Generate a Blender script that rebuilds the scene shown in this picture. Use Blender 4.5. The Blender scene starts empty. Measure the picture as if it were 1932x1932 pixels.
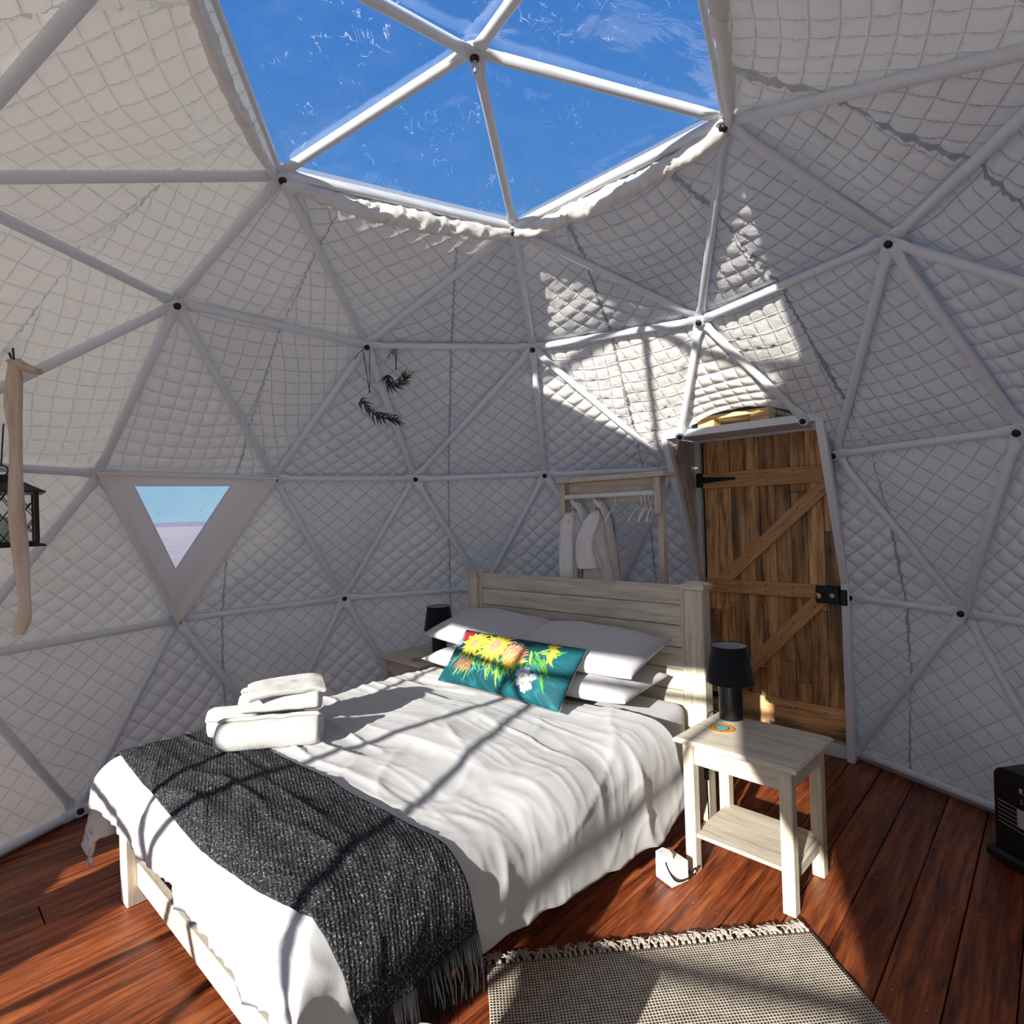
import bpy, bmesh, math, random
import numpy as np
from mathutils import Vector, Matrix
random.seed(7)
SC = bpy.context.scene
COL = SC.collection
PI = math.pi
D2R = PI / 180

# ------------------------------------------------------------------ camera, sky, sun, exposure
R_CAM = Matrix(((0.99129306, 0.12749419, -0.03291352), (-0.03322001, 0.00027769, -0.99944802), (-0.12741467, 0.99183928, 0.00451063)))
CAM_POS = Vector((0.37002718, -1.98389829, 1.53914670))
cd = bpy.data.cameras.new('camera'); cam = bpy.data.objects.new('camera', cd); COL.objects.link(cam)
m3 = Matrix((R_CAM[0], -R_CAM[1], -R_CAM[2])).transposed()
cam.matrix_world = Matrix.Translation(CAM_POS) @ m3.to_4x4()
cd.sensor_width = 36.0; cd.sensor_fit = 'HORIZONTAL'
cd.lens = 1095.668 / 1932 * 36.0
cd.shift_x = (966 - 986.582) / 1932; cd.shift_y = (966.575 - 966) / 1932
cd.clip_start = 0.05; cd.clip_end = 5000
SC.camera = cam

SUN_EL, SUN_AZ = 19.5 * D2R, 244.5 * D2R
TO_SUN = Vector((math.cos(SUN_EL) * math.cos(SUN_AZ), math.cos(SUN_EL) * math.sin(SUN_AZ), math.sin(SUN_EL)))
sl = bpy.data.lights.new('sun', 'SUN'); sun = bpy.data.objects.new('sun', sl); COL.objects.link(sun)
sun.rotation_euler = TO_SUN.to_track_quat('Z', 'Y').to_euler()
sl.energy = 5.9; sl.angle = 0.8 * D2R; sl.color = (1.0, 0.95, 0.86)

wd = bpy.data.worlds.new('sky'); SC.world = wd; wd.use_nodes = True
wt = wd.node_tree; wt.nodes.clear()
wo = wt.nodes.new('ShaderNodeOutputWorld'); wb = wt.nodes.new('ShaderNodeBackground')
wg = wt.nodes.new('ShaderNodeTexCoord'); wsx = wt.nodes.new('ShaderNodeSeparateXYZ'); wr = wt.nodes.new('ShaderNodeValToRGB')
wt.links.new(wg.outputs['Generated'], wsx.inputs[0]); wt.links.new(wsx.outputs[2], wr.inputs[0])
wt.links.new(wr.outputs[0], wb.inputs[0]); wt.links.new(wb.outputs[0], wo.inputs[0])
cr = wr.color_ramp
cr.elements[0].position = 0.0; cr.elements[0].color = (0.32, 0.52, 0.68, 1)
cr.elements[1].position = 1.0; cr.elements[1].color = (0.035, 0.17, 0.56, 1)
for p_, c_ in ((0.10, (0.26, 0.47, 0.68, 1)), (0.35, (0.10, 0.29, 0.64, 1)), (0.65, (0.048, 0.205, 0.60, 1))):
    e_ = cr.elements.new(p_); e_.color = c_
wb.inputs[1].default_value = 0.545

SC.view_settings.view_transform = 'Standard'; SC.view_settings.look = 'None'
SC.view_settings.exposure = 1.0; SC.view_settings.gamma = 1.0; SC.view_settings.use_curve_mapping = False
SC.cycles.max_bounces = 10; SC.cycles.diffuse_bounces = 7; SC.cycles.transparent_max_bounces = 16
SC.cycles.glossy_bounces = 4; SC.cycles.transmission_bounces = 8
SC.cycles.caustics_reflective = False; SC.cycles.caustics_refractive = False

# ------------------------------------------------------------------ numpy noise
def vnoise(x, y, z=0.0, seed=0):
    x, y, z = np.broadcast_arrays(np.asarray(x, float), np.asarray(y, float), np.asarray(z, float))
    xi, yi, zi = np.floor(x).astype(np.int64), np.floor(y).astype(np.int64), np.floor(z).astype(np.int64)
    fx, fy, fz = x - xi, y - yi, z - zi
    fx, fy, fz = fx * fx * (3 - 2 * fx), fy * fy * (3 - 2 * fy), fz * fz * (3 - 2 * fz)
    def h(a, b, c):
        n = (a * 374761393 + b * 668265263 + c * 2147483647 + seed * 974711) & 0xffffffff
        n = ((n ^ (n >> 13)) * 1274126177) & 0xffffffff
        n = ((n ^ (n >> 16)) * 2246822519) & 0xffffffff
        return ((n ^ (n >> 15)) & 0xffff) / 65535.0
    r = 0
    for dx in (0, 1):
        for dy in (0, 1):
            for dz in (0, 1):
                w = (fx if dx else 1 - fx) * (fy if dy else 1 - fy) * (fz if dz else 1 - fz)
                r = r + w * h(xi + dx, yi + dy, zi + dz)
    return r * 2 - 1
def ridge(x, y, seed=0, p=3.0):
    return (1 - np.abs(vnoise(x, y, 0, seed))) ** p

# ------------------------------------------------------------------ mesh helpers
def mesh_np(name, V, F, smooth=True):
    """V (n,3), F (m,3 or 4) arrays -> mesh"""
    V = np.asarray(V, np.float32); F = np.asarray(F, np.int32)
    me = bpy.data.meshes.new(name)
    me.vertices.add(len(V)); me.vertices.foreach_set('co', V.ravel())
    k = F.shape[1]
    me.loops.add(F.size); me.loops.foreach_set('vertex_index', F.ravel())
    me.polygons.add(len(F)); me.polygons.foreach_set('loop_start', np.arange(0, F.size, k, dtype=np.int32))
    me.polygons.foreach_set('use_smooth', np.full(len(F), smooth))
    me.update(calc_edges=True); me.validate()
    return me
class MB:
    """collects verts / polygons of any size into one mesh"""
    def __init__(s): s.v = []; s.f = []; s.sm = []
    def add(s, vs, fs, smooth=False, M=None):
        o = len(s.v)
        for p in vs:
            p = Vector(p); s.v.append(M @ p if M is not None else p)
        for f in fs: s.f.append([i + o for i in f]); s.sm.append(smooth)
        return s
    def box(s, c, d, bev=0.0, M=None):
        x, y, z = (q / 2 for q in d); cx, cy, cz = c
        if bev <= 0:
            vs = [(cx + i * x, cy + j * y, cz + k * z) for i in (-1, 1) for j in (-1, 1) for k in (-1, 1)]
            fs = [(0, 1, 3, 2), (4, 6, 7, 5), (0, 4, 5, 1), (2, 3, 7, 6), (0, 2, 6, 4), (1, 5, 7, 3)]
            return s.add(vs, fs, False, M)
        b = min(bev, x * .9, y * .9, z * .9)
        bm = bmesh.new(); bmesh.ops.create_cube(bm, size=1)
        for v in bm.verts: v.co = Vector((v.co.x * 2 * x, v.co.y * 2 * y, v.co.z * 2 * z))
        bmesh.ops.bevel(bm, geom=bm.edges[:], offset=b, segments=1, affect='EDGES')
        bm.verts.index_update()
        vs = [v.co + Vector(c) for v in bm.verts]; fs = [[v.index for v in f.verts] for f in bm.faces]
        bm.free(); return s.add(vs, fs, False, M)
    def tube(s, pts, rad, n=10, caps=True, M=None, smooth=True, closed=False):
        pts = [Vector(p) for p in pts]; N = len(pts)
        rad = [rad] * N if not hasattr(rad, '__len__') else rad
        ts = []
        for i in range(N):
            a = pts[i - 1] if (i > 0 or closed) else pts[i]; b = pts[(i + 1) % N] if (i < N - 1 or closed) else pts[i]
            t = b - a; ts.append(t.normalized() if t.length > 1e-9 else Vector((0, 0, 1)))
        up = Vector((0, 0, 1)) if abs(ts[0].z) < .9 else Vector((1, 0, 0))
        nn = (up - ts[0] * up.dot(ts[0])).normalized()
        vs = []
        for i in range(N):
            nn = (nn - ts[i] * nn.dot(ts[i])).normalized(); bb = ts[i].cross(nn)
            for k in range(n):
                a = 2 * PI * k / n; vs.append(pts[i] + (nn * math.cos(a) + bb * math.sin(a)) * rad[i])
        fs = []
        for i in range(N if closed else N - 1):
            j = (i + 1) % N
            for k in range(n): fs.append((i * n + k, i * n + (k + 1) % n, j * n + (k + 1) % n, j * n + k))
        if caps and not closed:
            fs.append(tuple(range(n))[::-1]); fs.append(tuple((N - 1) * n + k for k in range(n)))
        return s.add(vs, fs, smooth, M)
    def lathe(s, prof, n=32, c=(0, 0, 0), M=None, cap0=True, cap1=True, smooth=True):
        vs = []; fs = []
        for r, z in prof:
            for k in range(n):
                a = 2 * PI * k / n; vs.append((c[0] + r * math.cos(a), c[1] + r * math.sin(a), c[2] + z))
        for i in range(len(prof) - 1):
            for k in range(n): fs.append((i * n + k, i * n + (k + 1) % n, (i + 1) * n + (k + 1) % n, (i + 1) * n + k))
        if cap0: fs.append(tuple(range(n))[::-1])
        if cap1: fs.append(tuple((len(prof) - 1) * n + k for k in range(n)))
        return s.add(vs, fs, smooth, M)
    def prism(s, poly, h0, h1, M=None):
        """poly: list of (x,y); extruded z h0..h1"""
        n = len(poly); vs = [(x, y, h0) for x, y in poly] + [(x, y, h1) for x, y in poly]
        fs = [tuple(range(n))[::-1], tuple(range(n, 2 * n))] + [(i, (i + 1) % n, n + (i + 1) % n, n + i) for i in range(n)]
        return s.add(vs, fs, False, M)
    def mesh(s, name):
        me = bpy.data.meshes.new(name); me.from_pydata([tuple(v) for v in s.v], [], s.f)
        me.polygons.foreach_set('use_smooth', s.sm); me.update()
        if any(s.sm): 
            try: me.set_sharp_from_angle(angle=40 * D2R)
            except Exception: pass
        return me
    def build(s, name, mt, parent=None, **k): return obj(name, s.mesh(name), mt, parent, **k)
def grid_faces(nu, nv, off=0, wrap=False):
    i = np.arange(nu - 1)[:, None]; j = np.arange(nv if wrap else nv - 1)[None, :]
    j2 = (j + 1) % nv
    return np.stack([i * nv + j, i * nv + j2, (i + 1) * nv + j2, (i + 1) * nv + j], -1).reshape(-1, 4) + off
def obj(name, me, mt=None, parent=None, loc=None, rot=None, M=None, label=None):
    o = bpy.data.objects.new(name, me); COL.objects.link(o)
    if mt is not None and not me.materials: me.materials.append(mt)
    if parent is not None: o.parent = parent
    if M is not None: o.matrix_local = M
    else:
        if loc is not None: o.location = loc
        if rot is not None: o.rotation_euler = rot
    if label: o['label'] = label
    return o
def tag(o, label, cat, group=None, kind=None):
    o['label'] = label; o['category'] = cat
    if group: o['group'] = group
    if kind: o['kind'] = kind
    return o
def thing(name, label, cat, loc=(0, 0, 0), rz=0.0, group=None, kind=None):
    o = bpy.data.objects.new(name, None); COL.objects.link(o); o.location = loc; o.rotation_euler = (0, 0, rz)
    o.empty_display_size = .1
    return tag(o, label, cat, group, kind)
def copy_tree(o, parent=None):
    c = o.copy(); COL.objects.link(c)
    if parent is not None: c.parent = parent
    for ch in list(o.children): copy_tree(ch, c)
    return c
def frame(x, y, z, o):
    """matrix from three axes and an origin"""
    return Matrix(((x[0], y[0], z[0], o[0]), (x[1], y[1], z[1], o[1]), (x[2], y[2], z[2], o[2]), (0, 0, 0, 1)))

# ------------------------------------------------------------------ materials
class NT:
    def __init__(s, name):
        s.m = bpy.data.materials.new(name); s.m.use_nodes = True; s.t = s.m.node_tree; s.t.nodes.clear()
        s.out = s.n('ShaderNodeOutputMaterial')
    def n(s, typ, **k):
        nd = s.t.nodes.new(typ)
        for a, v in k.items(): setattr(nd, a, v)
        return nd
    def l(s, a, b): s.t.links.new(a, b)
    def val(s, sock, v):
        if hasattr(v, 'is_linked') or hasattr(v, 'node'): s.l(v, sock)
        else: sock.default_value = v
    def bsdf(s, color, rough=.6, spec=.5, metal=0.0, normal=None, **k):
        b = s.n('ShaderNodeBsdfPrincipled')
        s.val(b.inputs['Base Color'], color if not isinstance(color, tuple) else (*color, 1)); s.val(b.inputs['Roughness'], rough)
        b.inputs['Metallic'].default_value = metal; b.inputs['Specular IOR Level'].default_value = spec
        if normal is not None: s.l(normal, b.inputs['Normal'])
        for a, v in k.items(): b.inputs[a.replace('_', ' ')].default_value = v
        return b.outputs[0]
    def coord(s, kind='Object', scale=(1, 1, 1), rand=False, rot=(0, 0, 0)):
        c = s.n('ShaderNodeTexCoord'); mp = s.n('ShaderNodeMapping'); mp.inputs['Scale'].default_value = scale; mp.inputs['Rotation'].default_value = rot
        s.l(c.outputs[kind], mp.inputs[0])
        if rand:
            oi = s.n('ShaderNodeObjectInfo'); mu = s.n('ShaderNodeMath', operation='MULTIPLY'); mu.inputs[1].default_value = 57.0
            s.l(oi.outputs['Random'], mu.inputs[0]); s.l(mu.outputs[0], mp.inputs['Location'])
        return mp.outputs[0]
    def noise(s, co, scale=5.0, detail=4.0, rough=.55, dist=0.0):
        t = s.n('ShaderNodeTexNoise'); t.inputs['Scale'].default_value = scale; t.inputs['Detail'].default_value = detail
        t.inputs['Roughness'].default_value = rough; t.inputs['Distortion'].default_value = dist; s.l(co, t.inputs['Vector']); return t.outputs[0]
    def wave(s, co, scale, dist=0., det=2., axis='X', typ='BANDS', prof='SIN'):
        t = s.n('ShaderNodeTexWave', wave_type=typ, wave_profile=prof)
        if typ == 'BANDS': t.bands_direction = axis
        t.inputs['Scale'].default_value = scale; t.inputs['Distortion'].default_value = dist; t.inputs['Detail'].default_value = det
        s.l(co, t.inputs['Vector']); return t.outputs[1]
    def ramp(s, fac, stops, interp='LINEAR'):
        r = s.n('ShaderNodeValToRGB'); r.color_ramp.interpolation = interp; e = r.color_ramp.elements
        for i, (p, c) in enumerate(stops):
            q = e[i] if i < 2 else e.new(p); q.position = p; q.color = (*c, 1) if len(c) == 3 else c
        s.l(fac, r.inputs[0]); return r.outputs[0]
    def math(s, op, a, b=None, clamp=False):
        m_ = s.n('ShaderNodeMath', operation=op, use_clamp=clamp); s.val(m_.inputs[0], a)
        if b is not None: s.val(m_.inputs[1], b)
        return m_.outputs[0]
    def mix(s, fac, a, b, mode='MIX'):
        m_ = s.n('ShaderNodeMix', data_type='RGBA', blend_type=mode); s.val(m_.inputs[0], fac)
        s.val(m_.inputs[6], (*a, 1) if isinstance(a, tuple) else a); s.val(m_.inputs[7], (*b, 1) if isinstance(b, tuple) else b); return m_.outputs[2]
    def mixsh(s, fac, a, b):
        m_ = s.n('ShaderNodeMixShader'); s.val(m_.inputs[0], fac); s.l(a, m_.inputs[1]); s.l(b, m_.inputs[2]); return m_.outputs[0]
    def bump(s, h, strength=.3, dist=.01, normal=None):
        b = s.n('ShaderNodeBump'); b.inputs['Strength'].default_value = strength; b.inputs['Distance'].default_value = dist
        s.l(h, b.inputs['Height'])
        if normal is not None: s.l(normal, b.inputs['Normal'])
        return b.outputs[0]
    def done(s, sh): s.l(sh, s.out.inputs[0]); return s.m
def plain(name, color, rough=.6, spec=.5, metal=0.0, var=.06, scale=40):
    t = NT(name); co = t.coord(); nz = t.noise(co, scale, 3)
    dark = tuple(c * (1 - var * 2) for c in color)
    return t.done(t.bsdf(t.ramp(nz, [(.3, dark), (.7, color)]), rough, spec, metal, t.bump(nz, .05, .002)))
def wood(name, c0, c1, c2, rough=.6, grain=1.0, spec=.3, varv=0.25, knots=False, axis=0):
    """grain along local X (axis 0), Y (1) or Z (2); darker c0, mid c1, light c2; every object its own offset and tone"""
    t = NT(name)
    sc = [14, 14, 14]; sc[axis] = 1.1
    co = t.coord('Object', tuple(sc), rand=True)
    a = t.noise(co, 2.2 * grain, 5, .6, .6); b = t.noise(co, 9 * grain, 3, .6, .2)
    f = t.math('ADD', t.math('MULTIPLY', a, .7), t.math('MULTIPLY', b, .3))
    colr = t.ramp(f, [(.36, c0), (.5, c1), (.64, c2)])
    if knots:
        s2 = [5.5, 5.5, 5.5]; s2[axis] = 2.6
        co2 = t.coord('Object', tuple(s2), rand=True)
        v = t.n('ShaderNodeTexVoronoi'); v.inputs['Scale'].default_value = 1.0; t.l(co2, v.inputs['Vector'])
        k = t.ramp(v.outputs['Distance'], [(.05, (1, 1, 1)), (.16, (0, 0, 0))])
        colr = t.mix(t.math('MULTIPLY', k, .8), colr, tuple(q * .22 for q in c1))
        s3 = [3.0, 3.0, 3.0]; s3[axis] = .7
        st = t.noise(t.coord('Object', tuple(s3), rand=True), 1.6, 2)
        colr = t.mix(t.ramp(st, [(.52, (0, 0, 0)), (.66, (.75, .75, .75))]), colr, (.075, .055, .04))
    oi = t.n('ShaderNodeObjectInfo'); hv = t.n('ShaderNodeHueSaturation')
    t.l(t.math('ADD', t.math('MULTIPLY', oi.outputs['Random'], varv * 2), 1 - varv), hv.inputs['Value']); t.l(colr, hv.inputs['Color'])
    return t.done(t.bsdf(hv.outputs[0], rough, spec, 0, t.bump(f, .25, .004)))

def fabric_quilt():
    t = NT('quilted_fabric'); co = t.coord('Object')
    n1 = t.noise(co, 14, 5, .6, .8); n2 = t.noise(co, 45, 3, .6)
    cl = t.ramp(t.noise(co, 2.0, 3), [(.3, (.80, .775, .735)), (.7, (.855, .83, .79))])
    uv = t.n('ShaderNodeUVMap'); uv.uv_map = 'stitch'; sp = t.n('ShaderNodeSeparateXYZ'); t.l(uv.outputs[0], sp.inputs[0])
    def line(q): return t.math('ABSOLUTE', t.math('SINE', t.math('MULTIPLY', q, PI)))
    mn = t.math('MINIMUM', line(sp.outputs[0]), line(sp.outputs[1]))
    puff = t.math('POWER', t.math('MULTIPLY', line(sp.outputs[0]), line(sp.outputs[1])), .35)
    cl = t.mix(t.ramp(mn, [(.02, (1, 1, 1)), (.075, (0, 0, 0))]), cl, (.55, .54, .53))  # grey stitch lines: thread tone plus painted shade of the creases
    nb = t.bump(puff, .85, .014, t.bump(n2, .12, .006, t.bump(n1, .35, .02)))
    a = t.bsdf(cl, .5, .35, 0, nb)
    tr = t.n('ShaderNodeBsdfTranslucent'); tr.inputs[0].default_value = (.82, .79, .74, 1)
    return t.done(t.mixsh(.22, a, tr.outputs[0]))
def outer_pvc():
    t = NT('outer_canvas_cover'); nz = t.noise(t.coord(), 8, 3); a = t.bsdf((.80, .78, .73), .6, .3, 0, t.bump(nz, .1, .01))
    tr = t.n('ShaderNodeBsdfTranslucent'); tr.inputs[0].default_value = (.88, .85, .80, 1)
    return t.done(t.mixsh(.5, a, tr.outputs[0]))
def vinyl():
    t = NT('clear_vinyl'); co = t.coord('Object')
    n1 = t.noise(co, 5, 4, .6, 1.0)
    nb = t.bump(n1, .15, .03)
    gl = t.n('ShaderNodeBsdfGlossy'); gl.inputs['Roughness'].default_value = .12; t.l(nb, gl.inputs['Normal']); gl.inputs[0].default_value = (1, 1, 1, 1)
    tp = t.n('ShaderNodeBsdfTransparent'); tp.inputs[0].default_value = (.95, .96, .97, 1)
    lw = t.n('ShaderNodeLayerWeight'); lw.inputs[0].default_value = .5; 
    base = t.mixsh(t.math('ADD', t.math('MULTIPLY', t.math('POWER', lw.outputs[1], 3.5), .7), .07), tp.outputs[0], gl.outputs[0])
    # white marks painted for sun glints and crease whitening on the vinyl
    c2 = t.coord('Object', (6.5, 4, 5), rot=(0, 0, .6)); w = t.noise(c2, 2.2, 2, .5, 1.2)
    band = t.ramp(w, [(.488, (0, 0, 0)), (.5, (1, 1, 1)), (.512, (0, 0, 0))])
    msk = t.ramp(t.noise(t.coord('Object', (1, 1, 1)), 7.5, 3, .7, .5), [(.54, (0, 0, 0)), (.60, (1, 1, 1))])
    hz = t.ramp(t.noise(co, 3.0, 5, .7), [(.5, (0, 0, 0)), (.8, (.10, .10, .10))])
    fac = t.math('ADD', t.math('MULTIPLY', t.math('MULTIPLY', band, msk), .65), t.math('MULTIPLY', hz, .6), True)
    df = t.n('ShaderNodeBsdfDiffuse'); df.inputs[0].default_value = (.85, .87, .9, 1)
    tl = t.n('ShaderNodeBsdfTranslucent'); tl.inputs[0].default_value = (.85, .87, .9, 1)
    return t.done(t.mixsh(fac, base, t.mixsh(.6, df.outputs[0], tl.outputs[0])))
def linen(name, color, fine=90, b=.12):
    t = NT(name); co = t.coord('Object'); n1 = t.noise(co, fine, 3); n2 = t.noise(co, 12, 4, .6, .6)
    return t.done(t.bsdf(t.ramp(n2, [(.3, tuple(c * .97 for c in color)), (.7, color)]), .8, .15, 0, t.bump(n1, b * .6, .002, t.bump(n2, b, .012)), Sheen_Weight=.15))
def terry(name, color):
    t = NT(name); co = t.coord('Object'); n1 = t.noise(co, 260, 2); n2 = t.noise(co, 30, 3)
    return t.done(t.bsdf(t.ramp(n2, [(.3, tuple(c * .93 for c in color)), (.7, color)]), .95, .05, 0, t.bump(n1, .6, .004, t.bump(n2, .25, .008)), Sheen_Weight=.3))
def throw_mat():
    t = NT('charcoal_wool'); co = t.coord('Object')
    n1 = t.noise(co, 190, 2, .7); n2 = t.noise(co, 420, 1)
    w = t.wave(t.coord('Object', (1, 1, 1), rot=(0, 0, -34.5 * D2R)), 28, 2.0, 2, 'X')
    c = t.ramp(n1, [(.40, (.012, .012, .014)), (.56, (.035, .035, .04)), (.68, (.20, .20, .21)), (.78, (.5, .5, .5))])
    return t.done(t.bsdf(c, .95, .05, 0, t.bump(w, .35, .006, t.bump(n2, .5, .003))))
def rug_mat():
    t = NT('woven_rug'); co = t.coord('Object')
    wx = t.wave(co, 30, .25, 1, 'X'); wy = t.wave(co, 30, .25, 1, 'Y')
    h = t.math('MAXIMUM', wx, wy); d = t.math('MULTIPLY', wx, wy)
    nz = t.noise(co, 30, 4, .7)
    c = t.ramp(t.math('ADD', t.math('MULTIPLY', h, .7), t.math('MULTIPLY', nz, .45)), [(.42, (.05, .038, .03)), (.70, (.42, .36, .29)), (.95, (.70, .63, .53))])
    st = t.noise(t.coord('Object', (2, 60, 2)), 1.5, 3)
    c = t.mix(t.ramp(st, [(.48, (0, 0, 0)), (.75, (.4, .4, .4))]), c, (.12, .10, .085))
    return t.done(t.bsdf(c, .95, .05, 0, t.bump(h, .8, .006)))
M = {}
M['quilt'] = fabric_quilt(); M['outer'] = outer_pvc(); M['vinyl'] = vinyl()
M['steel'] = plain('white_painted_steel', (.72, .75, .80), .35, .5, 0, .02)
def canvas():
    t = NT('plain_white_canvas'); co = t.coord('Object'); n1 = t.noise(co, 60, 3); n2 = t.noise(co, 12, 4, .6, .6)
    a = t.bsdf((.84, .82, .79), .7, .2, 0, t.bump(n1, .12, .002, t.bump(n2, .3, .012)))
    tr = t.n('ShaderNodeBsdfTranslucent'); tr.inputs[0].default_value = (.8, .78, .74, 1)
    return t.done(t.mixsh(.14, a, tr.outputs[0]))
M['plainfab'] = canvas()
M['bolt'] = plain('dark_bolt', (.03, .03, .035), .4, .5, .6)
M['washer'] = plain('zinc_washer', (.55, .56, .58), .35, .5, .8)
M['sheet'] = linen('white_cotton', (.47, .47, .48), 120, .10)
M['pillow'] = linen('white_pillow_cotton', (.52, .515, .535), 120, .12)
M['terry'] = terry('white_terry', (.49, .485, .47)); M['robe'] = terry('white_robe_terry', (.76, .73, .71))
M['throw'] = throw_mat(); M['rug'] = rug_mat()
M['fringe'] = linen('black_fringe', (.011, .011, .012), 200); M['tassel'] = linen('rug_yarn', (.42, .37, .32), 200, .4)
M['whitewood'] = wood('whitewashed_pine', (.42, .37, .29), (.58, .52, .42), (.68, .62, .52), .55, 1.3, .3, .06)
M['whitewood_y'] = wood('whitewashed_pine_cross', (.42, .37, .29), (.58, .52, .42), (.68, .62, .52), .55, 1.3, .3, .06, axis=1)
M['whitewood_z'] = wood('whitewashed_pine_upright', (.42, .37, .29), (.58, .52, .42), (.68, .62, .52), .55, 1.3, .3, .06, axis=2)
M['doorwood'] = wood('reclaimed_plank', (.21, .105, .045), (.62, .34, .14), (.84, .53, .25), .5, 1.0, .3, .34, True)
M['bracewood'] = wood('pine_batten', (.46, .22, .085), (.62, .33, .14), (.72, .42, .19), .5, 1.2, .3, .06)
M['pallet'] = wood('pallet_pine', (.50, .30, .11), (.66, .42, .17), (.75, .52, .24), .6, 1.2, .3, .1)
M['floorwood'] = wood('mahogany_deck', (.06, .013, .006), (.20, .048, .016), (.36, .105, .034), .38, .9, .35, .18)
M['blackmetal'] = plain('black_metal', (.012, .012, .014), .45, .5, .3); M['blackfab'] = linen('black_lampshade', (.010, .010, .014), 200)
M['lampin'] = plain('pale_shade_lining', (.45, .50, .56), .6); M['lampbase'] = plain('black_matt_ceramic', (.008, .008, .010), .38, .5)
M['brass'] = plain('brass', (.55, .38, .16), .3, .5, .9); M['ivory'] = plain('ivory_plastic', (.74, .73, .68), .4)
M['white_pl'] = plain('white_plastic', (.80, .80, .79), .35); M['ceramic'] = plain('ceramic_plaque', (.55, .54, .46), .7)
M['orange'] = plain('orange_coaster', (.62, .27, .05), .6); M['teal'] = plain('teal_coaster', (.12, .40, .42), .5); M['navy'] = plain('dark_ring', (.03, .04, .06), .5)
M['stick'] = wood('bare_driftwood', (.42, .32, .25), (.55, .44, .35), (.62, .52, .43), .7, 1.0, .2, .05, axis=2)
M['plant'] = plain('air_plant_leaf', (.055, .075, .04), .7, .3, 0, .2); M['cord'] = plain('dark_twine', (.05, .04, .035), .9); M['tan'] = plain('leather_tan', (.30, .15, .08), .7)
M['foil'] = plain('foil_lining', (.62, .56, .53), .35, .5, .3, .1, 25)
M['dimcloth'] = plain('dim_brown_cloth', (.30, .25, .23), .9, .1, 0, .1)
M['skirt'] = plain('grey_edge_tape', (.42, .45, .48), .6)
M['candle'] = plain('cream_candle', (.55, .62, .52), .6)
M['subfloor'] = plain('dark_underside', (.012, .008, .006), .9)
def glassy(name):
    t = NT(name); tp = t.n('ShaderNodeBsdfTransparent'); tp.inputs[0].default_value = (.97, .98, .98, 1)
    gl = t.n('ShaderNodeBsdfGlossy'); gl.inputs['Roughness'].default_value = .03
    fr = t.n('ShaderNodeLayerWeight'); fr.inputs[0].default_value = .5
    nz = t.noise(t.coord(), 30, 2); nb = t.bump(nz, .02, .001); t.l(nb, gl.inputs['Normal'])
    return t.done(t.mixsh(t.math('ADD', t.math('MULTIPLY', t.math('POWER', fr.outputs[1], 4.0), .35), .03), tp.outputs[0], gl.outputs[0]))
M['glass'] = glassy('thin_clear_glass')
def desert():
    t = NT('desert_ground'); co = t.coord('Object'); n1 = t.noise(co, .05, 6, .6); n2 = t.noise(co, .6, 4)
    c = t.ramp(t.math('ADD', t.math('MULTIPLY', n1, .6), t.math('MULTIPLY', n2, .4)), [(.35, (.34, .295, .305)), (.55, (.44, .385, .40)), (.7, (.50, .44, .45))])
    return t.done(t.bsdf(c, .95, .05, 0, t.bump(n2, .2, .1)))
M['desert'] = desert()

# ------------------------------------------------------------------ geodesic dome (3V, flat rings)
RAD, ZC = 2.6, 0.565
RINGS = {'A': (0, 3.165), 'B': (.939, 2.9895), 'P': (1.640, 2.583), 'V': (2.272, 1.828), 'S': (2.569, .968), 'T': (2.548, .045)}
AZV = {i: 162 - 72 * (i - 1) for i in range(1, 6)}
def ringpt(k, az): r, z = RINGS[k]; return np.array([r * math.cos(az * D2R), r * math.sin(az * D2R), z])
ND = {'A': ringpt('A', 0)}
for i in range(1, 6):
    j = i % 5 + 1; a = AZV[i]
    ND[f'B{i}'] = ringpt('B', a); ND[f'Q{i}'] = ringpt('P', a); ND[f'P{i}{j}'] = ringpt('P', a - 36)
    ND[f'V{i}'] = ringpt('V', a); ND[f'R{i}{j}a'] = ringpt('V', a - 23.57); ND[f'R{i}{j}b'] = ringpt('V', a - 72 + 23.57)
    ND[f'S{i}R'] = ringpt('S', a - 12.04); ND[f'S{i}L'] = ringpt('S', a + 12.04); ND[f'C{i}{j}'] = ringpt('S', a - 36)
    ND[f'D{i}'] = ringpt('T', a); ND[f'T{i}R'] = ringpt('T', a - 24.98); ND[f'T{i}L'] = ringpt('T', a + 24.98)
# hubs measured on site
for k, v in {"A": [-.0035, .0085, 3.165], "B1": [-.8951, .294, 2.9883], "B2": [-.0025, .937, 2.9903], "B3": [.8944, .2801, 2.9902], "Q1": [-1.5574, .5029, 2.5853],
             "Q2": [.0009, 1.6364, 2.5855], "Q3": [1.5633, .49, 2.5839], "P12": [-.9631, 1.3289, 2.5816], "P23": [.9648, 1.3249, 2.5834], "V1": [-2.1632, .7023, 1.8249],
             "V2": [-.0046, 2.2705, 1.8318], "V3": [2.1551, .7222, 1.8275], "R12a": [-1.6879, 1.5209, 1.829], "R12b": [-.9276, 2.0732, 1.8305], "R23a": [.8933, 2.0949, 1.8194],
             "R23b": [1.7111, 1.4988, 1.8242], "S1R": [-2.2204, 1.2933, .9615], "C12": [-1.4995, 2.0845, .9728], "S3L": [2.2273, 1.2821, .9594], "D1": [-2.4241, .7798, .0399],
             "T3L": [1.8638, 1.7381, .0499]}.items(): ND[k] = np.array(v)
TRI = []
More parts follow.
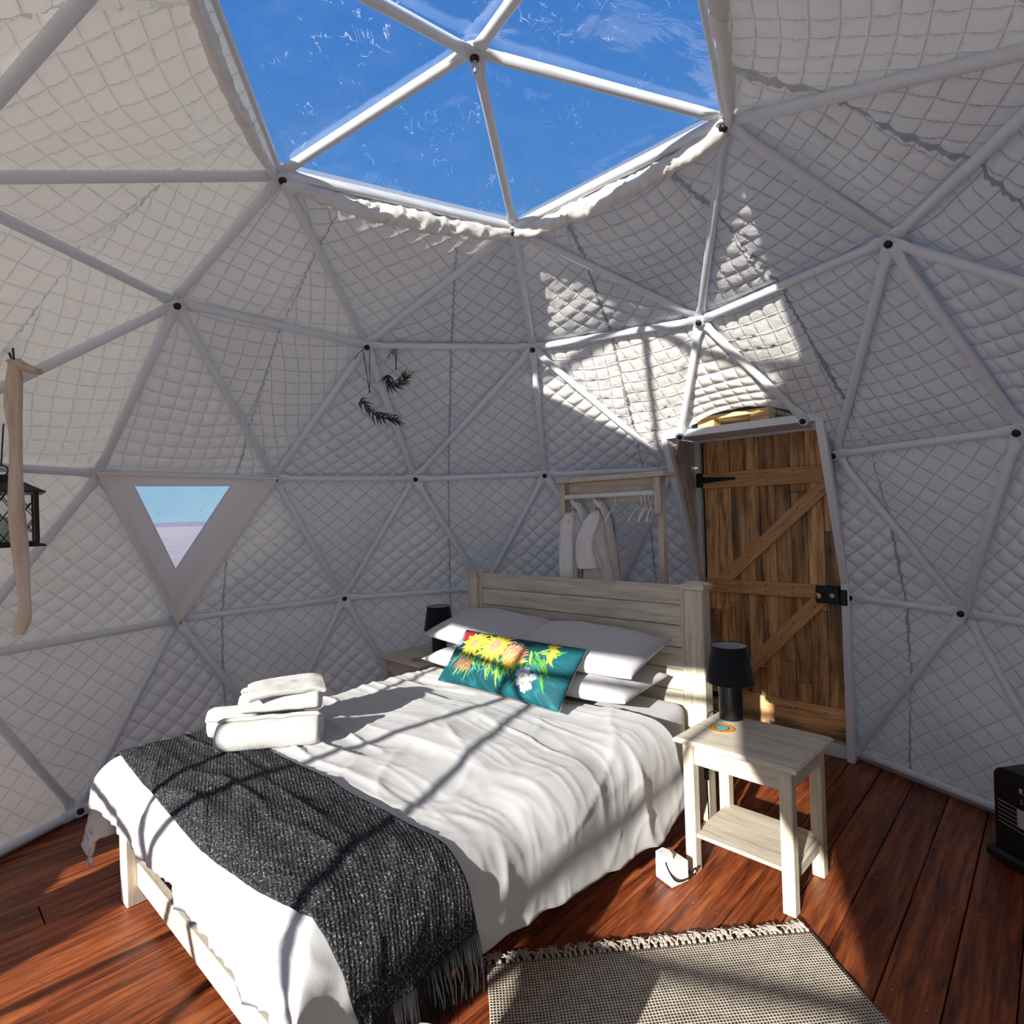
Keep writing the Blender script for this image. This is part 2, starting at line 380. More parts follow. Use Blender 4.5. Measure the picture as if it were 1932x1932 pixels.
for i in range(1, 6):
    j = i % 5 + 1; P = f'P{i}{j}'; Ra, Rb = f'R{i}{j}a', f'R{i}{j}b'; C_ = f'C{i}{j}'
    B, Bj, Q, Qj, V, Vj = f'B{i}', f'B{j}', f'Q{i}', f'Q{j}', f'V{i}', f'V{j}'
    SR, SL, SjL, TR, TL, TjL, D = f'S{i}R', f'S{i}L', f'S{j}L', f'T{i}R', f'T{i}L', f'T{j}L', f'D{i}'
    TRI += [('A', B, Bj), (B, P, Q), (B, Bj, P), (Bj, Qj, P), (Q, V, Ra), (Q, P, Ra), (P, Ra, Rb), (P, Qj, Rb), (Qj, Vj, Rb),
            (V, Ra, SR), (Ra, Rb, C_), (Ra, SR, C_), (Rb, C_, SjL), (Rb, Vj, SjL), (SR, C_, TR), (C_, SjL, TjL), (C_, TR, TjL),
            (V, SL, SR), (SL, SR, D), (SL, D, TL), (SR, D, TR)]
CEN = np.array([0, 0, ZC])
UD = Vector((math.cos(54 * D2R), math.sin(54 * D2R), 0)); TD = Vector((UD.y, -UD.x, 0))       # door axis outward, door right
def DW(t, u, z): return Vector((TD.x * t + UD.x * u, TD.y * t + UD.y * u, z))
FRONT = [frozenset(x) for x in (('R45b', 'V5', 'S5L'), ('V5', 'S5L', 'S5R'), ('R45b', 'C45', 'S5L'), ('V5', 'S5R', 'R51a'), ('R51a', 'S5R', 'C51'), ('C45', 'S5L', 'T5L'),
         ('S5L', 'T5L', 'D5'), ('S5L', 'S5R', 'D5'), ('S5R', 'D5', 'T5R'), ('S5R', 'C51', 'T5R'))]
SIDE = frozenset(('C51', 'T5R', 'T1L'))
LUNETTE = [frozenset(x) for x in (('Q5', 'V5', 'R45b'), ('Q5', 'V5', 'R51a'))]
OFF = 1 + .030 / RAD
def outp(k, off=OFF): return CEN + (ND[k] - CEN) * off
SQUARE = {'B3', 'P34', 'B4', 'V3', 'R34a'}
def panel_arrays(tri, n, off=OFF):
    a, b, c = (outp(k, off) for k in tri)
    idx = [(p, q) for p in range(n + 1) for q in range(n + 1 - p)]
    num = {k: i for i, k in enumerate(idx)}
    pq = np.array(idx, float) / n
    L = np.stack([1 - pq[:, 0] - pq[:, 1], pq[:, 0], pq[:, 1]], 1)
    X = L[:, :1] * a + L[:, 1:2] * b + L[:, 2:] * c
    F = []
    for p in range(n):
        for q in range(n - p):
            F.append((num[p, q], num[p + 1, q], num[p, q + 1]))
            if q < n - p - 1: F.append((num[p + 1, q], num[p + 1, q + 1], num[p, q + 1]))
    nr = np.cross(b - a, c - a); nr /= np.linalg.norm(nr)
    if nr @ (CEN - X.mean(0)) < 0: nr = -nr; 
    return X, np.array(F), L, nr
def quilt_h(X, tri):
    """quilt stitched in gores: puff height (m) at points X"""
    d = X - CEN; az = np.degrees(np.arctan2(d[:, 1], d[:, 0])); rho = np.hypot(d[:, 0], d[:, 1]); th = np.arctan2(rho, d[:, 2])
    g = np.round((az - 90) / 36); da = az - 90 - g * 36
    x = rho * da * D2R; y = RAD * th
    s = .078
    cz = sum(ND[k] for k in tri) / 3; caz = math.degrees(math.atan2(cz[1], cz[0])) % 360
    if cz[2] > 1.95 and (caz < 70 or caz > 300 or 128 < caz < 225):
        u, v = x + .12 * y, y - .06 * x
    else:
        u, v = (x * .88 + y) * .7071, (x * .88 - y) * .7071
    sd = int(abs(tri_seed(tri)) % 97)
    u = u + .010 * vnoise(x * 5, y * 5, 0, 3) ; v = v + .010 * vnoise(x * 5, y * 5, 0, 4)
    cu, cv = np.abs(np.sin(PI * u / s)), np.abs(np.sin(PI * v / s))
    h = .0155 * np.minimum(cu, 1) ** .4 * np.minimum(cv, 1) ** .4
    seam = np.abs(np.abs(da) - 18) * D2R * rho
    h -= .004 * np.exp(-(seam / .008) ** 2)
    cell = vnoise(np.floor(u / s) * .77, np.floor(v / s) * .77, 0, 9)
    h *= 1 + .25 * cell
    return h, x, y, np.stack([u / s, v / s], 1), seam
def tri_seed(tri): return sum(ord(ch) * (k * 7 + 3) for k, ch in enumerate(''.join(sorted(tri))))
def make_panel(tri, n=84, off=OFF):
    X, F, L, nr = panel_arrays(tri, n, off)
    h, x, y, uv, seam = quilt_h(X, tri)
    edge = np.clip(L.min(1) * 14, 0, 1) ; edge = edge * edge * (3 - 2 * edge)
    big = .010 * vnoise(x * 3.1, y * 3.1, 0, 21) + .006 * vnoise(x * 9, y * 5, 0, 22) + .0022 * vnoise(x * 30, y * 22, 0, 23)
    bul = .018 * np.clip(L.min(1) * 3, 0, 1)
    if set(tri) == {'B1', 'B2', 'P12'}: big, bul = big * .3, bul * 0 - .012 * np.clip(L.min(1) * 3, 0, 1)
    X = X + nr * ((h + big) * edge + bul * edge)[:, None]
    return X, F, uv
CEIL = thing('ceiling', 'white quilted fabric lining of the upper dome around the skylight', 'ceiling', kind='structure')
WALLS = {k: thing('wall_' + k, f'white quilted fabric lining, {k} side of the dome', 'wall', kind='structure') for k in ('left', 'back', 'right', 'front')}
def wall_of(c):
    az = math.degrees(math.atan2(c[1], c[0])) % 360
    return WALLS['back' if 55 < az < 130 else 'left' if 130 <= az < 215 else 'front' if 215 <= az < 320 else 'right']
def seen(tri):
    for k in tri:
        c = R_CAM @ (Vector(ND[k]) - CAM_POS)
        if c.z > .15 and abs(c.x / c.z) < 1.35 and abs(c.y / c.z) < 1.35: return True
    return False
def bis(me, co, no, keep_pos=True):
    bm = bmesh.new(); bm.from_mesh(me)
    bmesh.ops.bisect_plane(bm, geom=bm.verts[:] + bm.edges[:] + bm.faces[:], plane_co=co, plane_no=no, clear_inner=keep_pos, clear_outer=not keep_pos)
    bm.to_mesh(me); n = len(bm.faces); bm.free(); return n
TCUT = .47; HEAD_Z = 2.03
skylight = thing('window_1', 'clear vinyl skylight of five triangles at the dome top', 'window', kind='structure')
frontwin = thing('window_2', 'clear vinyl front window of the dome behind the viewer', 'window', kind='structure')
def window_panel(tri_names):
    """the small triangular window: plain canvas border folded over the struts around a clear pane"""
    w = thing('window_3', 'small triangular clear window in the left wall with canvas border', 'window', kind='structure')
    inn = 1 - .030 / RAD
    a, b, c = (CEN + (ND[k] - CEN) * inn for k in tri_names)           # V1, R12a, S1R
    ctr = (a + b + c) / 3; nr = np.cross(b - a, c - a); nr /= np.linalg.norm(nr)
    if nr @ (CEN - ctr) < 0: nr = -nr
    o = [ctr + (p - ctr) * 1.07 for p in (a, b, c)]
    def on_plane(p):            # the pane corners measured from the camera, laid in the panel plane
        d = p - np.array(CAM_POS); t = ((a - np.array(CAM_POS)) @ nr) / (d @ nr); return np.array(CAM_POS) + d * t
    h = [on_plane(np.array(p)) for p in ([-2.0889, .8355, 1.7653], [-1.8339, 1.2929, 1.7764], [-2.139, 1.1898, 1.2802])]
    for e in range(3):
        f = (e + 1) % 3; nu, nv = 60, 14
        U, Vv = np.meshgrid(np.linspace(0, 1, nu), np.linspace(0, 1, nv), indexing='ij')
        U, Vv = U.ravel()[:, None], Vv.ravel()[:, None]
        X = (o[e] * (1 - U) + o[f] * U) * (1 - Vv) + (h[e] * (1 - U) + h[f] * U) * Vv
        s_ = X @ (b - a); q = X @ nr
        wr = .006 * vnoise(X[:, 0] * 9 + X[:, 1] * 5, X[:, 2] * 9, 0, 31 + e) + .004 * ridge(X[:, 0] * 14, X[:, 2] * 6, 37 + e)
        amp = np.clip((1 - Vv[:, 0]) * 3, 0, 1)
        roll = .012 * np.exp(-((Vv[:, 0] - .12) / .12) ** 2)
        X = X + nr * (wr * amp + roll)[:, None]
        obj('border', mesh_np('border', X, grid_faces(nu, nv)), M['plainfab'], w)
    oo = [outp(k) for k in tri_names]; hh = [np.array(CAM_POS) + (p - np.array(CAM_POS)) * 1.02 for p in h]; hc = sum(hh) / 3
    hh = [hc + (p - hc) * 1.12 for p in hh]; mb = MB()
    for e in range(3): mb.add([oo[e], oo[(e + 1) % 3], hh[(e + 1) % 3], hh[e]], [(0, 1, 2, 3)])
    mb.build('outer_border', M['plainfab'], w)
    mb = MB(); q = [Vector(p - nr * .004) for p in h]; mb.add(q, [(0, 1, 2)]); mb.build('pane', M['vinyl'], w)
    mb = MB()
    for e in range(3): mb.tube([h[e] + nr * .001, h[(e + 1) % 3] + nr * .001], .004, 6)
    mb.build('seam', M['plainfab'], w)
WIN3 = ('V1', 'R12a', 'S1R')
for tri in TRI:
    fs = frozenset(tri)
    if tri[0] == 'A':
        X, F, L, nr = panel_arrays(tri, 40, 1 + .026 / RAD)
        w_ = .012 * vnoise(X[:, 0] * 4, X[:, 1] * 4, 0, 41) + .004 * ridge(X[:, 0] * 13, X[:, 1] * 13, 42)
        X = X - nr * (np.clip(L.min(1) * 8, 0, 1) * (w_ + .01))[:, None]
        obj('pane', mesh_np('pane', X, F), M['vinyl'], skylight); continue
    if fs in FRONT:
        X, F, L, nr = panel_arrays(tri, 6, 1 + .026 / RAD); obj('pane', mesh_np('pane', X, F), M['vinyl'], frontwin); continue
    if fs == frozenset(WIN3): window_panel(WIN3); continue
    c = sum(ND[k] for k in tri) / 3
    top = min(ND[k][2] for k in tri) > 2.4 or (c[2] > 2.25)
    par = CEIL if top else wall_of(c)
    Xo, Fo, _, _ = panel_arrays(tri, 6, 1 + .075 / RAD); mo = mesh_np('outer_cover', Xo, Fo, False)
    if fs in LUNETTE: bis(mo, (0, 0, 1.955), (0, 0, 1))
    if fs == frozenset(('P23', 'R23a', 'R23b')): bis(mo, (0, 0, HEAD_Z + .14), (0, 0, 1))
    if fs == SIDE:
        pn = Vector((-math.sin(197.8 * D2R), math.cos(197.8 * D2R), 0)); m2 = mo.copy(); bis(mo, (0, 0, 0), pn); bis(m2, (0, 0, 0), pn, False); bis(m2, (0, 0, .35), (0, 0, 1), False); obj('outer_cover', m2, M['outer'], par)
    if 'C23' in tri or fs == frozenset(('R23a', 'S2R', 'C23')):
        m2 = mo.copy(); bis(mo, TD * -TCUT, -TD); bis(m2, TD * TCUT, TD)
        if len(m2.polygons): obj('outer_cover', m2, M['outer'], WALLS['right'])
    if len(mo.polygons): obj('outer_cover', mo, M['outer'], par)
    X, F, uv = make_panel(tri, 96 if seen(tri) else 10)
    me = mesh_np('quilted_panel', X, F)
    ul = me.uv_layers.new(name='stitch'); li = np.empty(len(me.loops), np.int32); me.loops.foreach_get('vertex_index', li)
    ul.data.foreach_set('uv', uv[li].astype(np.float32).ravel())
    if fs in LUNETTE:           # lower part of these two is clear vinyl, cut along a level line
        m2 = me.copy(); bis(me, (0, 0, 1.955), (0, 0, 1)); bis(m2, (0, 0, 1.955), (0, 0, 1), False); m2.materials.clear()
        obj('pane', m2, M['vinyl'], frontwin)
    if fs == frozenset(('P23', 'R23a', 'R23b')):
        bis(me, (0, 0, HEAD_Z + .015), (0, 0, 1))
        n = len(me.vertices); co = np.empty(n * 3, np.float32); me.vertices.foreach_get('co', co); co = co.reshape(-1, 3)
        t_ = co @ np.array(TD); arch = .095 * np.clip(1 - ((t_ - .03) / .37) ** 2, 0, 1)
        k_ = np.clip(1 - (co[:, 2] - HEAD_Z - .015) / .22, 0, 1); co[:, 2] += arch * k_
        sag = k_ ** 2 * .02 * vnoise(t_ * 12, 0, 0, 77); co += np.outer(sag, -np.array(UD))
        me.vertices.foreach_set('co', co.ravel()); me.update()
    if 'C23' in tri or fs == frozenset(('R23a', 'S2R', 'C23')):
        m2 = me.copy()
        nl = bis(me, TD * -TCUT, -TD); nr_ = bis(m2, TD * TCUT, TD)
        if nr_: obj('quilted_panel', m2, M['quilt'], WALLS['right'])
        if nl: obj('quilted_panel', me, M['quilt'], WALLS['back'])
        continue
    if fs == SIDE:              # unseen pane and canvas flap, added to shape sun and shade on the floor
        pn = Vector((-math.sin(197.8 * D2R), math.cos(197.8 * D2R), 0)); m2 = me.copy(); m3_ = me.copy(); m3_.materials.clear()
        bis(me, (0, 0, 0), pn); bis(m2, (0, 0, 0), pn, False); bis(m3_, (0, 0, 0), pn, False); bis(m2, (0, 0, .35), (0, 0, 1), False); bis(m3_, (0, 0, .35), (0, 0, 1))
        obj('quilted_panel', m2, M['quilt'], par); obj('pane', m3_, M['vinyl'], frontwin)
        c51, t5r = outp('C51', .995), outp('T5R', .995); e0, e1 = ringpt('S', 204.5) * .995, ringpt('T', 211.5) * .995
        U, Vv = np.meshgrid(np.linspace(0, 1, 24), np.linspace(0, 1, 8), indexing='ij'); U, Vv = U.ravel()[:, None], Vv.ravel()[:, None]
        X = (c51 * (1 - U) + t5r * U) * (1 - Vv) + (e0 * (1 - U) + e1 * U) * Vv + np.array([0, 0, .01]) * vnoise(U * 9, Vv * 3, 0, 2)
        obj('shade_flap', mesh_np('shade_flap', X, grid_faces(24, 8)), M['plainfab'], par)
    obj('quilted_panel', me, M['quilt'], par)
# puffy rolled hems where the lining ends under the skylight
for i in range(1, 6):
    a, b = Vector(outp(f'B{i}', 1.0)), Vector(outp(f'B{i % 5 + 1}', 1.0)); mid = (a + b) / 2
    dn = Vector((mid.x, mid.y, 0)).normalized() * .045 + Vector((0, 0, -.035))
    NU, NVV = 120, 20; u = np.linspace(0, 1, NU)
    sagv = np.sin(PI * u) ** .6
    ctr = np.array(a)[None] * (1 - u[:, None]) + np.array(b)[None] * u[:, None] + np.outer(.25 + .75 * sagv, np.array(dn))
    ex = np.array((b - a).normalized()); ey = np.array([0, 0, 1.]); ey = ey - ex * (ey @ ex); ey /= np.linalg.norm(ey); ez = np.cross(ex, ey)
    r = (.024 + .016 * sagv) * (1 if i in (1, 2) else .55)
    ang = np.linspace(0, 2 * PI, NVV, endpoint=False)
    UU, AA = np.meshgrid(u, ang, indexing='ij')
    lump = 1 + .42 * ridge(UU * 26 + AA * .7, np.cos(AA) * 1.5, 51 + i, 2) - .14 + .2 * vnoise(UU * 9, np.sin(AA), 0, 61 + i)
    rr = r[:, None] * lump
    X = ctr[:, None, :] + (np.cos(AA) * rr)[..., None] * ey + (np.sin(AA) * rr * 1.0)[..., None] * ez
    obj('rolled_hem', mesh_np('rolled_hem', X.reshape(-1, 3), grid_faces(NU, NVV, 0, True)), M['plainfab'], CEIL)
    mb = MB(); up = Vector((-mid.x, -mid.y, 0)).normalized()
    mb.tube([a + Vector((0, 0, .012)), (a + b) / 2 + Vector((0, 0, .014)) , b + Vector((0, 0, .012))], .022 if i in (1, 2) else .012, 10); mb.build('edge_tube', M['steel'], CEIL)

# frame: struts with flattened ends, bolts
domef = thing('dome_frame', 'white steel geodesic dome frame of tubes bolted together at hubs', 'frame')
def strut_mesh(p0, p1, flat0=True, flat1=True, r=.0205):
    p0, p1 = Vector(p0), Vector(p1); x = (p1 - p0).normalized(); L = (p1 - p0).length
    m = (p0 + p1) / 2 - Vector(CEN); z = (m - x * m.dot(x)).normalized(); y = z.cross(x)
    st = [(-.03, 1), (.055, 1), (.105, .0)] if flat0 else [(0, 0)]
    en = [(L - .105, 0), (L - .055, 1), (L + .03, 1)] if flat1 else [(L, 0)]
    n = 12; vs = []
    for q, f in st + en:
        ry = r * (1 - f) + .030 * f; rz = r * (1 - f) + .0045 * f; sh = 0
        if q < 0 or q > L: ry *= .75
        for k in range(n):
            a = 2 * PI * k / n; vs.append(p0 + x * q + y * (math.cos(a) * ry) + z * (math.sin(a) * rz - sh))
    N = len(st + en); fs = [(i * n + k, i * n + (k + 1) % n, (i + 1) * n + (k + 1) % n, (i + 1) * n + k) for i in range(N - 1) for k in range(n)]
    fs += [tuple(range(n))[::-1], tuple((N - 1) * n + k for k in range(n))]
    return MB().add(vs, fs, True).mesh('strut')
edges = set()
for tri in TRI:
    for k in range(3): edges.add(tuple(sorted((tri[k], tri[(k + 1) % 3]))))
SKIP = {('R23a', 'R23b'), ('C23', 'R23a'), ('C23', 'R23b'), ('C23', 'S2R'), ('C23', 'S3L'), ('C23', 'T2R'), ('C23', 'T3L'), ('T2R', 'T3L'), ('P23', 'R23a'), ('P23', 'R23b')}
H1, H2 = DW(-.352, 2.045, 2.02), DW(.402, 2.045, 2.02); H3 = DW(.50, 2.47, .985)
hubs = {k: v for k, v in ND.items() if k != 'C23'}
layer = {}
for e in sorted(edges):
    if e in SKIP or (e[0][0] == 'B' and e[1][0] == 'B'): continue
    p0, p1 = ND[e[0]].copy(), ND[e[1]].copy()
    # the flattened ends stack on one another at a hub
    for q, k in ((p0, e[0]), (p1, e[1])):
        layer[k] = layer.get(k, 0) + 1; q += (CEN - q) / RAD * (.006 * (layer[k] - 3))
    obj('strut', strut_mesh(p0, p1), M['steel'], domef)
for k, h in (('P23', H1), ('P23', H2)): obj('strut', strut_mesh(ND[k], h), M['steel'], domef)
obj('strut', strut_mesh(ND['S3L'], H3), M['steel'], domef)
bm_ = MB(); bm_.lathe([(.017, 0), (.017, .005), (.0155, .010), (.011, .013)], 12); bolt_me = bm_.mesh('bolt'); bolt_me.materials.append(M['bolt'])
ws_ = MB(); ws_.lathe([(.029, -.012), (.029, .0)], 16); ws_me = ws_.mesh('washer'); ws_me.materials.append(M['steel'])
st_ = MB(); st_.lathe([(.0085, .014), (.0085, .05), (.006, .054)], 10); stud_me = st_.mesh('stud'); stud_me.materials.append(M['washer'])
def bolt_at(p, nrm, stud=False):
    p, nrm = Vector(p), Vector(nrm).normalized(); q = nrm.to_track_quat('Z', 'Y').to_matrix().to_4x4(); q.translation = p + nrm * .022
    b = obj('bolt', bolt_me, None, domef, M=q); w = obj('washer', ws_me, None, b)
    if stud: obj('stud', stud_me, None, b)
for k, v in hubs.items(): bolt_at(v, CEN - v, k == 'A')
for h in (H1, H2, H3): bolt_at(h, CEN - np.array(h))

# ground edge: pale skirting strip round the foot of the lining
base = []
for i in range(1, 6): base += [f'T{i}L', f'D{i}', f'T{i}R']
bsk = thing('baseboard_dome', 'pale strip along the foot of the quilted wall', 'baseboard', kind='structure')
for k in range(15):
    a, b = base[k], base[(k + 1) % 15]
    if {a, b} == {'T2R', 'T3L'}: continue
    A_, B_ = Vector(outp(a)), Vector(outp(b)); A_.z = B_.z = 0; x = (B_ - A_).normalized(); y = Vector((-x.y, x.x, 0))
    obj('skirting_strip', MB().box((0, 0, .016), ((B_ - A_).length + .02, .022, .032), .004).mesh('skirting_strip'), M['skirt'], bsk, M=frame(x, y, (0, 0, 1), (A_ + B_) / 2))

# ------------------------------------------------------------------ floor and ground
floor = thing('floor', 'dark red varnished timber board floor', 'floor', kind='structure')
FA = 54.5 * D2R; fx = Vector((math.cos(FA), math.sin(FA), 0)); fy = Vector((-fx.y, fx.x, 0)); PWID = .166; RF = 2.60
rng = random.Random(3)
for k in range(-17, 17):
    w0, w1 = k * PWID + .012, (k + 1) * PWID + .012
    far = max(abs(w0), abs(w1))
    near = min(abs(w0), abs(w1)) if w0 * w1 > 0 else 0
    if near > RF: continue
    hl = math.sqrt(max(RF * RF - near * near, .05))
    cuts = [-hl]; x = -hl + (rng.uniform(.9, 3.0) if k % 3 == 0 else rng.uniform(3.4, 9))
    while x < hl - .35: cuts.append(x); x += rng.uniform(3, 5)
    cuts.append(hl)
    for c0, c1 in zip(cuts, cuts[1:]):
        g = .0022
        b = MB().box((0, 0, 0), (c1 - c0 - 2 * g, PWID - 2 * g, .024), .0025)
        obj('floor_board', b.mesh('floor_board'), M['floorwood'], floor, M=frame(fx, fy, (0, 0, 1), fx * (c0 + c1) / 2 + fy * (w0 + w1) / 2 + Vector((0, 0, -.012 - rng.uniform(0, .0012)))))
nails = MB()
for k in range(-15, 15):
    for q in range(-4, 5):
        xx = q * .6 + .1
        for dy in (.035, .13):
            yy = k * PWID + .012 + dy
            if math.hypot(xx, yy) < 2.45: nails.lathe([(.0035, -.001), (.0035, .0006)], 8, tuple(fx * (xx + rng.uniform(-.02, .02)) + fy * yy))
nm = nails.build('nail_heads', M['brass'], floor); nm['kind'] = 'stuff'
MB().lathe([(2.66, -.06), (2.66, -.028)], 64).build('underside', M['subfloor'], floor)
gm = MB(); gm.lathe([(0.01, 0), (30, 0), (300, .0), (3000, 2)], 64, (0, 0, -.7), cap0=False, cap1=False); g = gm.build('ground', M['desert']); tag(g, 'pale mauve desert plain outside the triangular window', 'ground', kind='structure')
# low far hills on the horizon
N = 220; az = np.linspace(0, 2 * PI, N, endpoint=False); hh = 6 + 14 * (vnoise(np.cos(az) * 5, np.sin(az) * 5, 0, 5) * .5 + .5)
X = np.concatenate([np.stack([r * np.cos(az), r * np.sin(az), z * hh - .7], 1) for r, z in ((1900, 0), (2100, .55), (2350, 1.0), (2800, 0))])
hl_ = obj('hills', mesh_np('hills', X, grid_faces(4, N, 0, True)), plain('far_hill_rock', (.30, .27, .34), .95, .05, 0, .1, .002)); tag(hl_, 'low hazy hills on the horizon beyond the plain', 'hills', kind='structure')

# ------------------------------------------------------------------ door, its frame and the pallet over it
door = thing('door_1', 'ledged plank door of reclaimed timber with diagonal braces and black strap hinges', 'door', kind='structure')
DU = 2.52; DZ0, DZ1 = .075, 2.015; DT0, DT1 = -.435, .445
def dbox(name, t0, t1, z0, z1, u0, u1, mt, parent=None, bev=.003, axis='z'):
    """box in door coordinates; local X along the grain"""
    c = DW((t0 + t1) / 2, (u0 + u1) / 2, (z0 + z1) / 2)
    if axis == 'z': b = MB().box((0, 0, 0), (z1 - z0, t1 - t0, u1 - u0), bev); Mx = frame((0, 0, 1), TD, UD, c)
    else: b = MB().box((0, 0, 0), (t1 - t0, u1 - u0, z1 - z0), bev); Mx = frame(TD, UD, (0, 0, 1), c)
    return obj(name, b.mesh(name), mt, parent or door, M=Mx)
rng = random.Random(11)
ncol = 9; cw = (DT1 - DT0) / ncol
for k in range(ncol):
    cuts = [DZ0]; z = DZ0 + rng.uniform(.3, 1.3)
    while z < DZ1 - .2: cuts.append(z); z += rng.uniform(.9, 1.6)
    cuts.append(DZ1)
    for a, b in zip(cuts, cuts[1:]):
        off = rng.uniform(0, .005)
        dbox('plank', DT0 + k * cw + .0012, DT0 + (k + 1) * cw - .0012, a + .001, b - .001, DU + off, DU + .022, M['doorwood'])
for z0, z1, t0, t1 in ((1.68, 1.79, DT0, DT1), (.955, 1.045, DT0, .30), (.10, .285, DT0, DT1)):
    dbox('ledge', t0 + .002, t1 - .002, z0, z1, DU - .022, DU, M['bracewood'] if z0 > .2 else M['doorwood'], axis='t')
def brace(t0, z0, t1, z1, w=.085):
    a, b = DW(t0, DU - .011, z0), DW(t1, DU - .011, z1); x = (b - a).normalized(); L = (b - a).length; y = UD.cross(x)
    # ends cut level to meet the ledges
    k = x.dot(TD) / x.z * w / 2
    poly = [(-L / 2 - k * 0, -w / 2), (L / 2 + 0, -w / 2), (L / 2, w / 2), (-L / 2, w / 2)]
    sl_ = abs(x.dot(TD)) * w / 2 / max(abs(x.z), .2)
    sg = 1 if y.z > 0 else -1
    poly = [(-L / 2 + sl_ * sg * -1 * -1, -w / 2), (L / 2 + sl_ * sg, -w / 2), (L / 2 - sl_ * sg, w / 2), (-L / 2 - sl_ * sg, w / 2)]
    m = MB().prism(poly, -.011, .011)
    obj('brace', m.mesh('brace'), M['bracewood'], door, M=frame(x, y, x.cross(y), (a + b) / 2))
brace(-.30, 1.045, .385, 1.68); brace(-.30, .285, .32, .955)
dbox('backing', -.465, .465, .05, HZ_ := 2.03, DU + .0225, DU + .034, M['subfloor'])
nl = MB()
for z in (1.705, 1.765, .98, 1.02, .13, .25):
    for k in range(5):
        p = DW(DT0 + .08 + k * .17 + (.03 if int(z * 1000) % 2 else 0), DU - .0225, z); nl.lathe([(.0045, 0), (.0045, .0015)], 8, M=(-UD).to_track_quat('Z', 'Y').to_matrix().to_4x4().copy() if False else Matrix.Translation(p) @ (-UD).to_track_quat('Z', 'Y').to_matrix().to_4x4())
for (t0, z0, t1, z1) in ((-.30, 1.045, .385, 1.68), (-.30, .285, .32, .955)):
    for k in range(6):
        f = .08 + k * .168; p = DW(t0 + (t1 - t0) * f + (.015 if k % 2 else -.015), DU - .0225, z0 + (z1 - z0) * f); nl.lathe([(.0045, 0), (.0045, .0015)], 8, M=Matrix.Translation(p) @ (-UD).to_track_quat('Z', 'Y').to_matrix().to_4x4())
nn_ = nl.build('nail_heads', M['bolt'], door); nn_['kind'] = 'stuff'
for z in (1.742, .235):
    h = MB(); c = DW(DT0, DU - .025, z); Mx = frame(TD, (0, 0, 1), -UD, c)
    h.prism([(.0, -.022), (.24, -.009), (.24, .009), (0, .022)], -.001, .003, Mx); h.prism([(-.045, -.05), (0, -.05), (0, .05), (-.045, .05)], -.001, .003, Mx)
    h.tube([DW(DT0, DU - .029, z - .05), DW(DT0, DU - .029, z + .05)], .007, 8)
    for q in (-.038, -.012, .012, .038): h.lathe([(.005, .003), (.004, .005)], 8, (-.03, q, 0), Mx)
    h.build('strap_hinge', M['blackmetal'], door)
lock = dbox('lock_case', .30, .435, .935, 1.04, DU - .055, DU - .001, M['blackmetal'], bev=.006, axis='t')
LKM = frame(TD, UD, (0, 0, 1), DW((.30 + .435) / 2, DU - .028, .9875)).inverted()
def lpart(name, mb, mt): return obj(name, mb.mesh(name), mt, lock, M=LKM)
Mk = Matrix.Translation(DW(.327, DU - .055, .985)) @ (-UD).to_track_quat('Z', 'Y').to_matrix().to_4x4()
lpart('door_knob', MB().lathe([(.010, 0), (.008, .014), (.017, .022), (.021, .032), (.018, .042), (.008, .047)], 20, M=Mk), M['brass'])
Mk = Matrix.Translation(DW(.395, DU - .055, .985)) @ (-UD).to_track_quat('Z', 'Y').to_matrix().to_4x4()
lpart('keyhole_rose', MB().lathe([(.013, 0), (.013, .004), (.010, .006)], 20, M=Mk), M['ivory'])
lpart('key_slot', MB().box((0, 0, .0065), (.004, .013, .002), M=Mk), M['blackmetal'])
kp = dbox('strike_box', .448, .488, .935, 1.03, 2.425, 2.50, M['blackmetal'], bev=.005, axis='t')
# frame of white square tube: jambs, slanting posts that follow the dome, header, side cheeks
PT, FU = .475, 2.46; KZ = 1.06; HU, HZ = 2.068, 2.02; w_ = .05
for sgn in (-1, 1):
    t = PT * sgn
    dbox('jamb', t - .022, t + .022, .0, KZ + .02, FU - .03, FU + .10, M['steel'], axis='z')
    dbox('back_jamb', t - .022, t + .022, KZ, HZ, DU - .02, DU + .03, M['steel'], axis='z')
    a, b = DW(t, FU, KZ), DW(t, HU, HZ); x = (b - a).normalized(); L = (b - a).length; y = x.cross(TD)
    obj('slanted_post', MB().box((0, 0, 0), (L + .05, .05, .044), .003).mesh('slanted_post'), M['steel'], door, M=frame(x, y, TD, (a + b) / 2))
    pts = [DW(t + .012 * sgn, FU, KZ), DW(t + .012 * sgn, HU, HZ), DW(t + .012 * sgn, DU + .02, HZ), DW(t + .012 * sgn, DU + .02, KZ)]
    nu = 30; U, V_ = np.meshgrid(np.linspace(0, 1, nu), np.linspace(0, 1, nu), indexing='ij'); U = U.ravel()[:, None]; V_ = V_.ravel()[:, None]
    q = [np.array(p) for p in pts]; X = (q[0] * (1 - U) + q[1] * U) * (1 - V_) + (q[3] * (1 - U) + q[2] * U) * V_
    X = X + np.outer(.006 * vnoise(U[:, 0] * 14, V_[:, 0] * 9, 0, 91) + .005 * ridge(U[:, 0] * 8, V_[:, 0] * 12, 92), np.array(TD) * sgn)
    obj('side_cheek', mesh_np('side_cheek', X, grid_faces(nu, nu)), M['foil'], door)
dbox('header_bar', -PT - .03, PT + .03, HZ - .015, HZ + .03, HU - .025, HU + .025, M['steel'], axis='t')
dbox('header_panel', -PT - .028, PT + .028, HZ + .005, HZ + .018, HU, DU + .04, M['steel'], axis='t')
dbox('back_header', -PT, PT, HZ - .01, HZ + .02, DU - .02, DU + .03, M['steel'], axis='t')
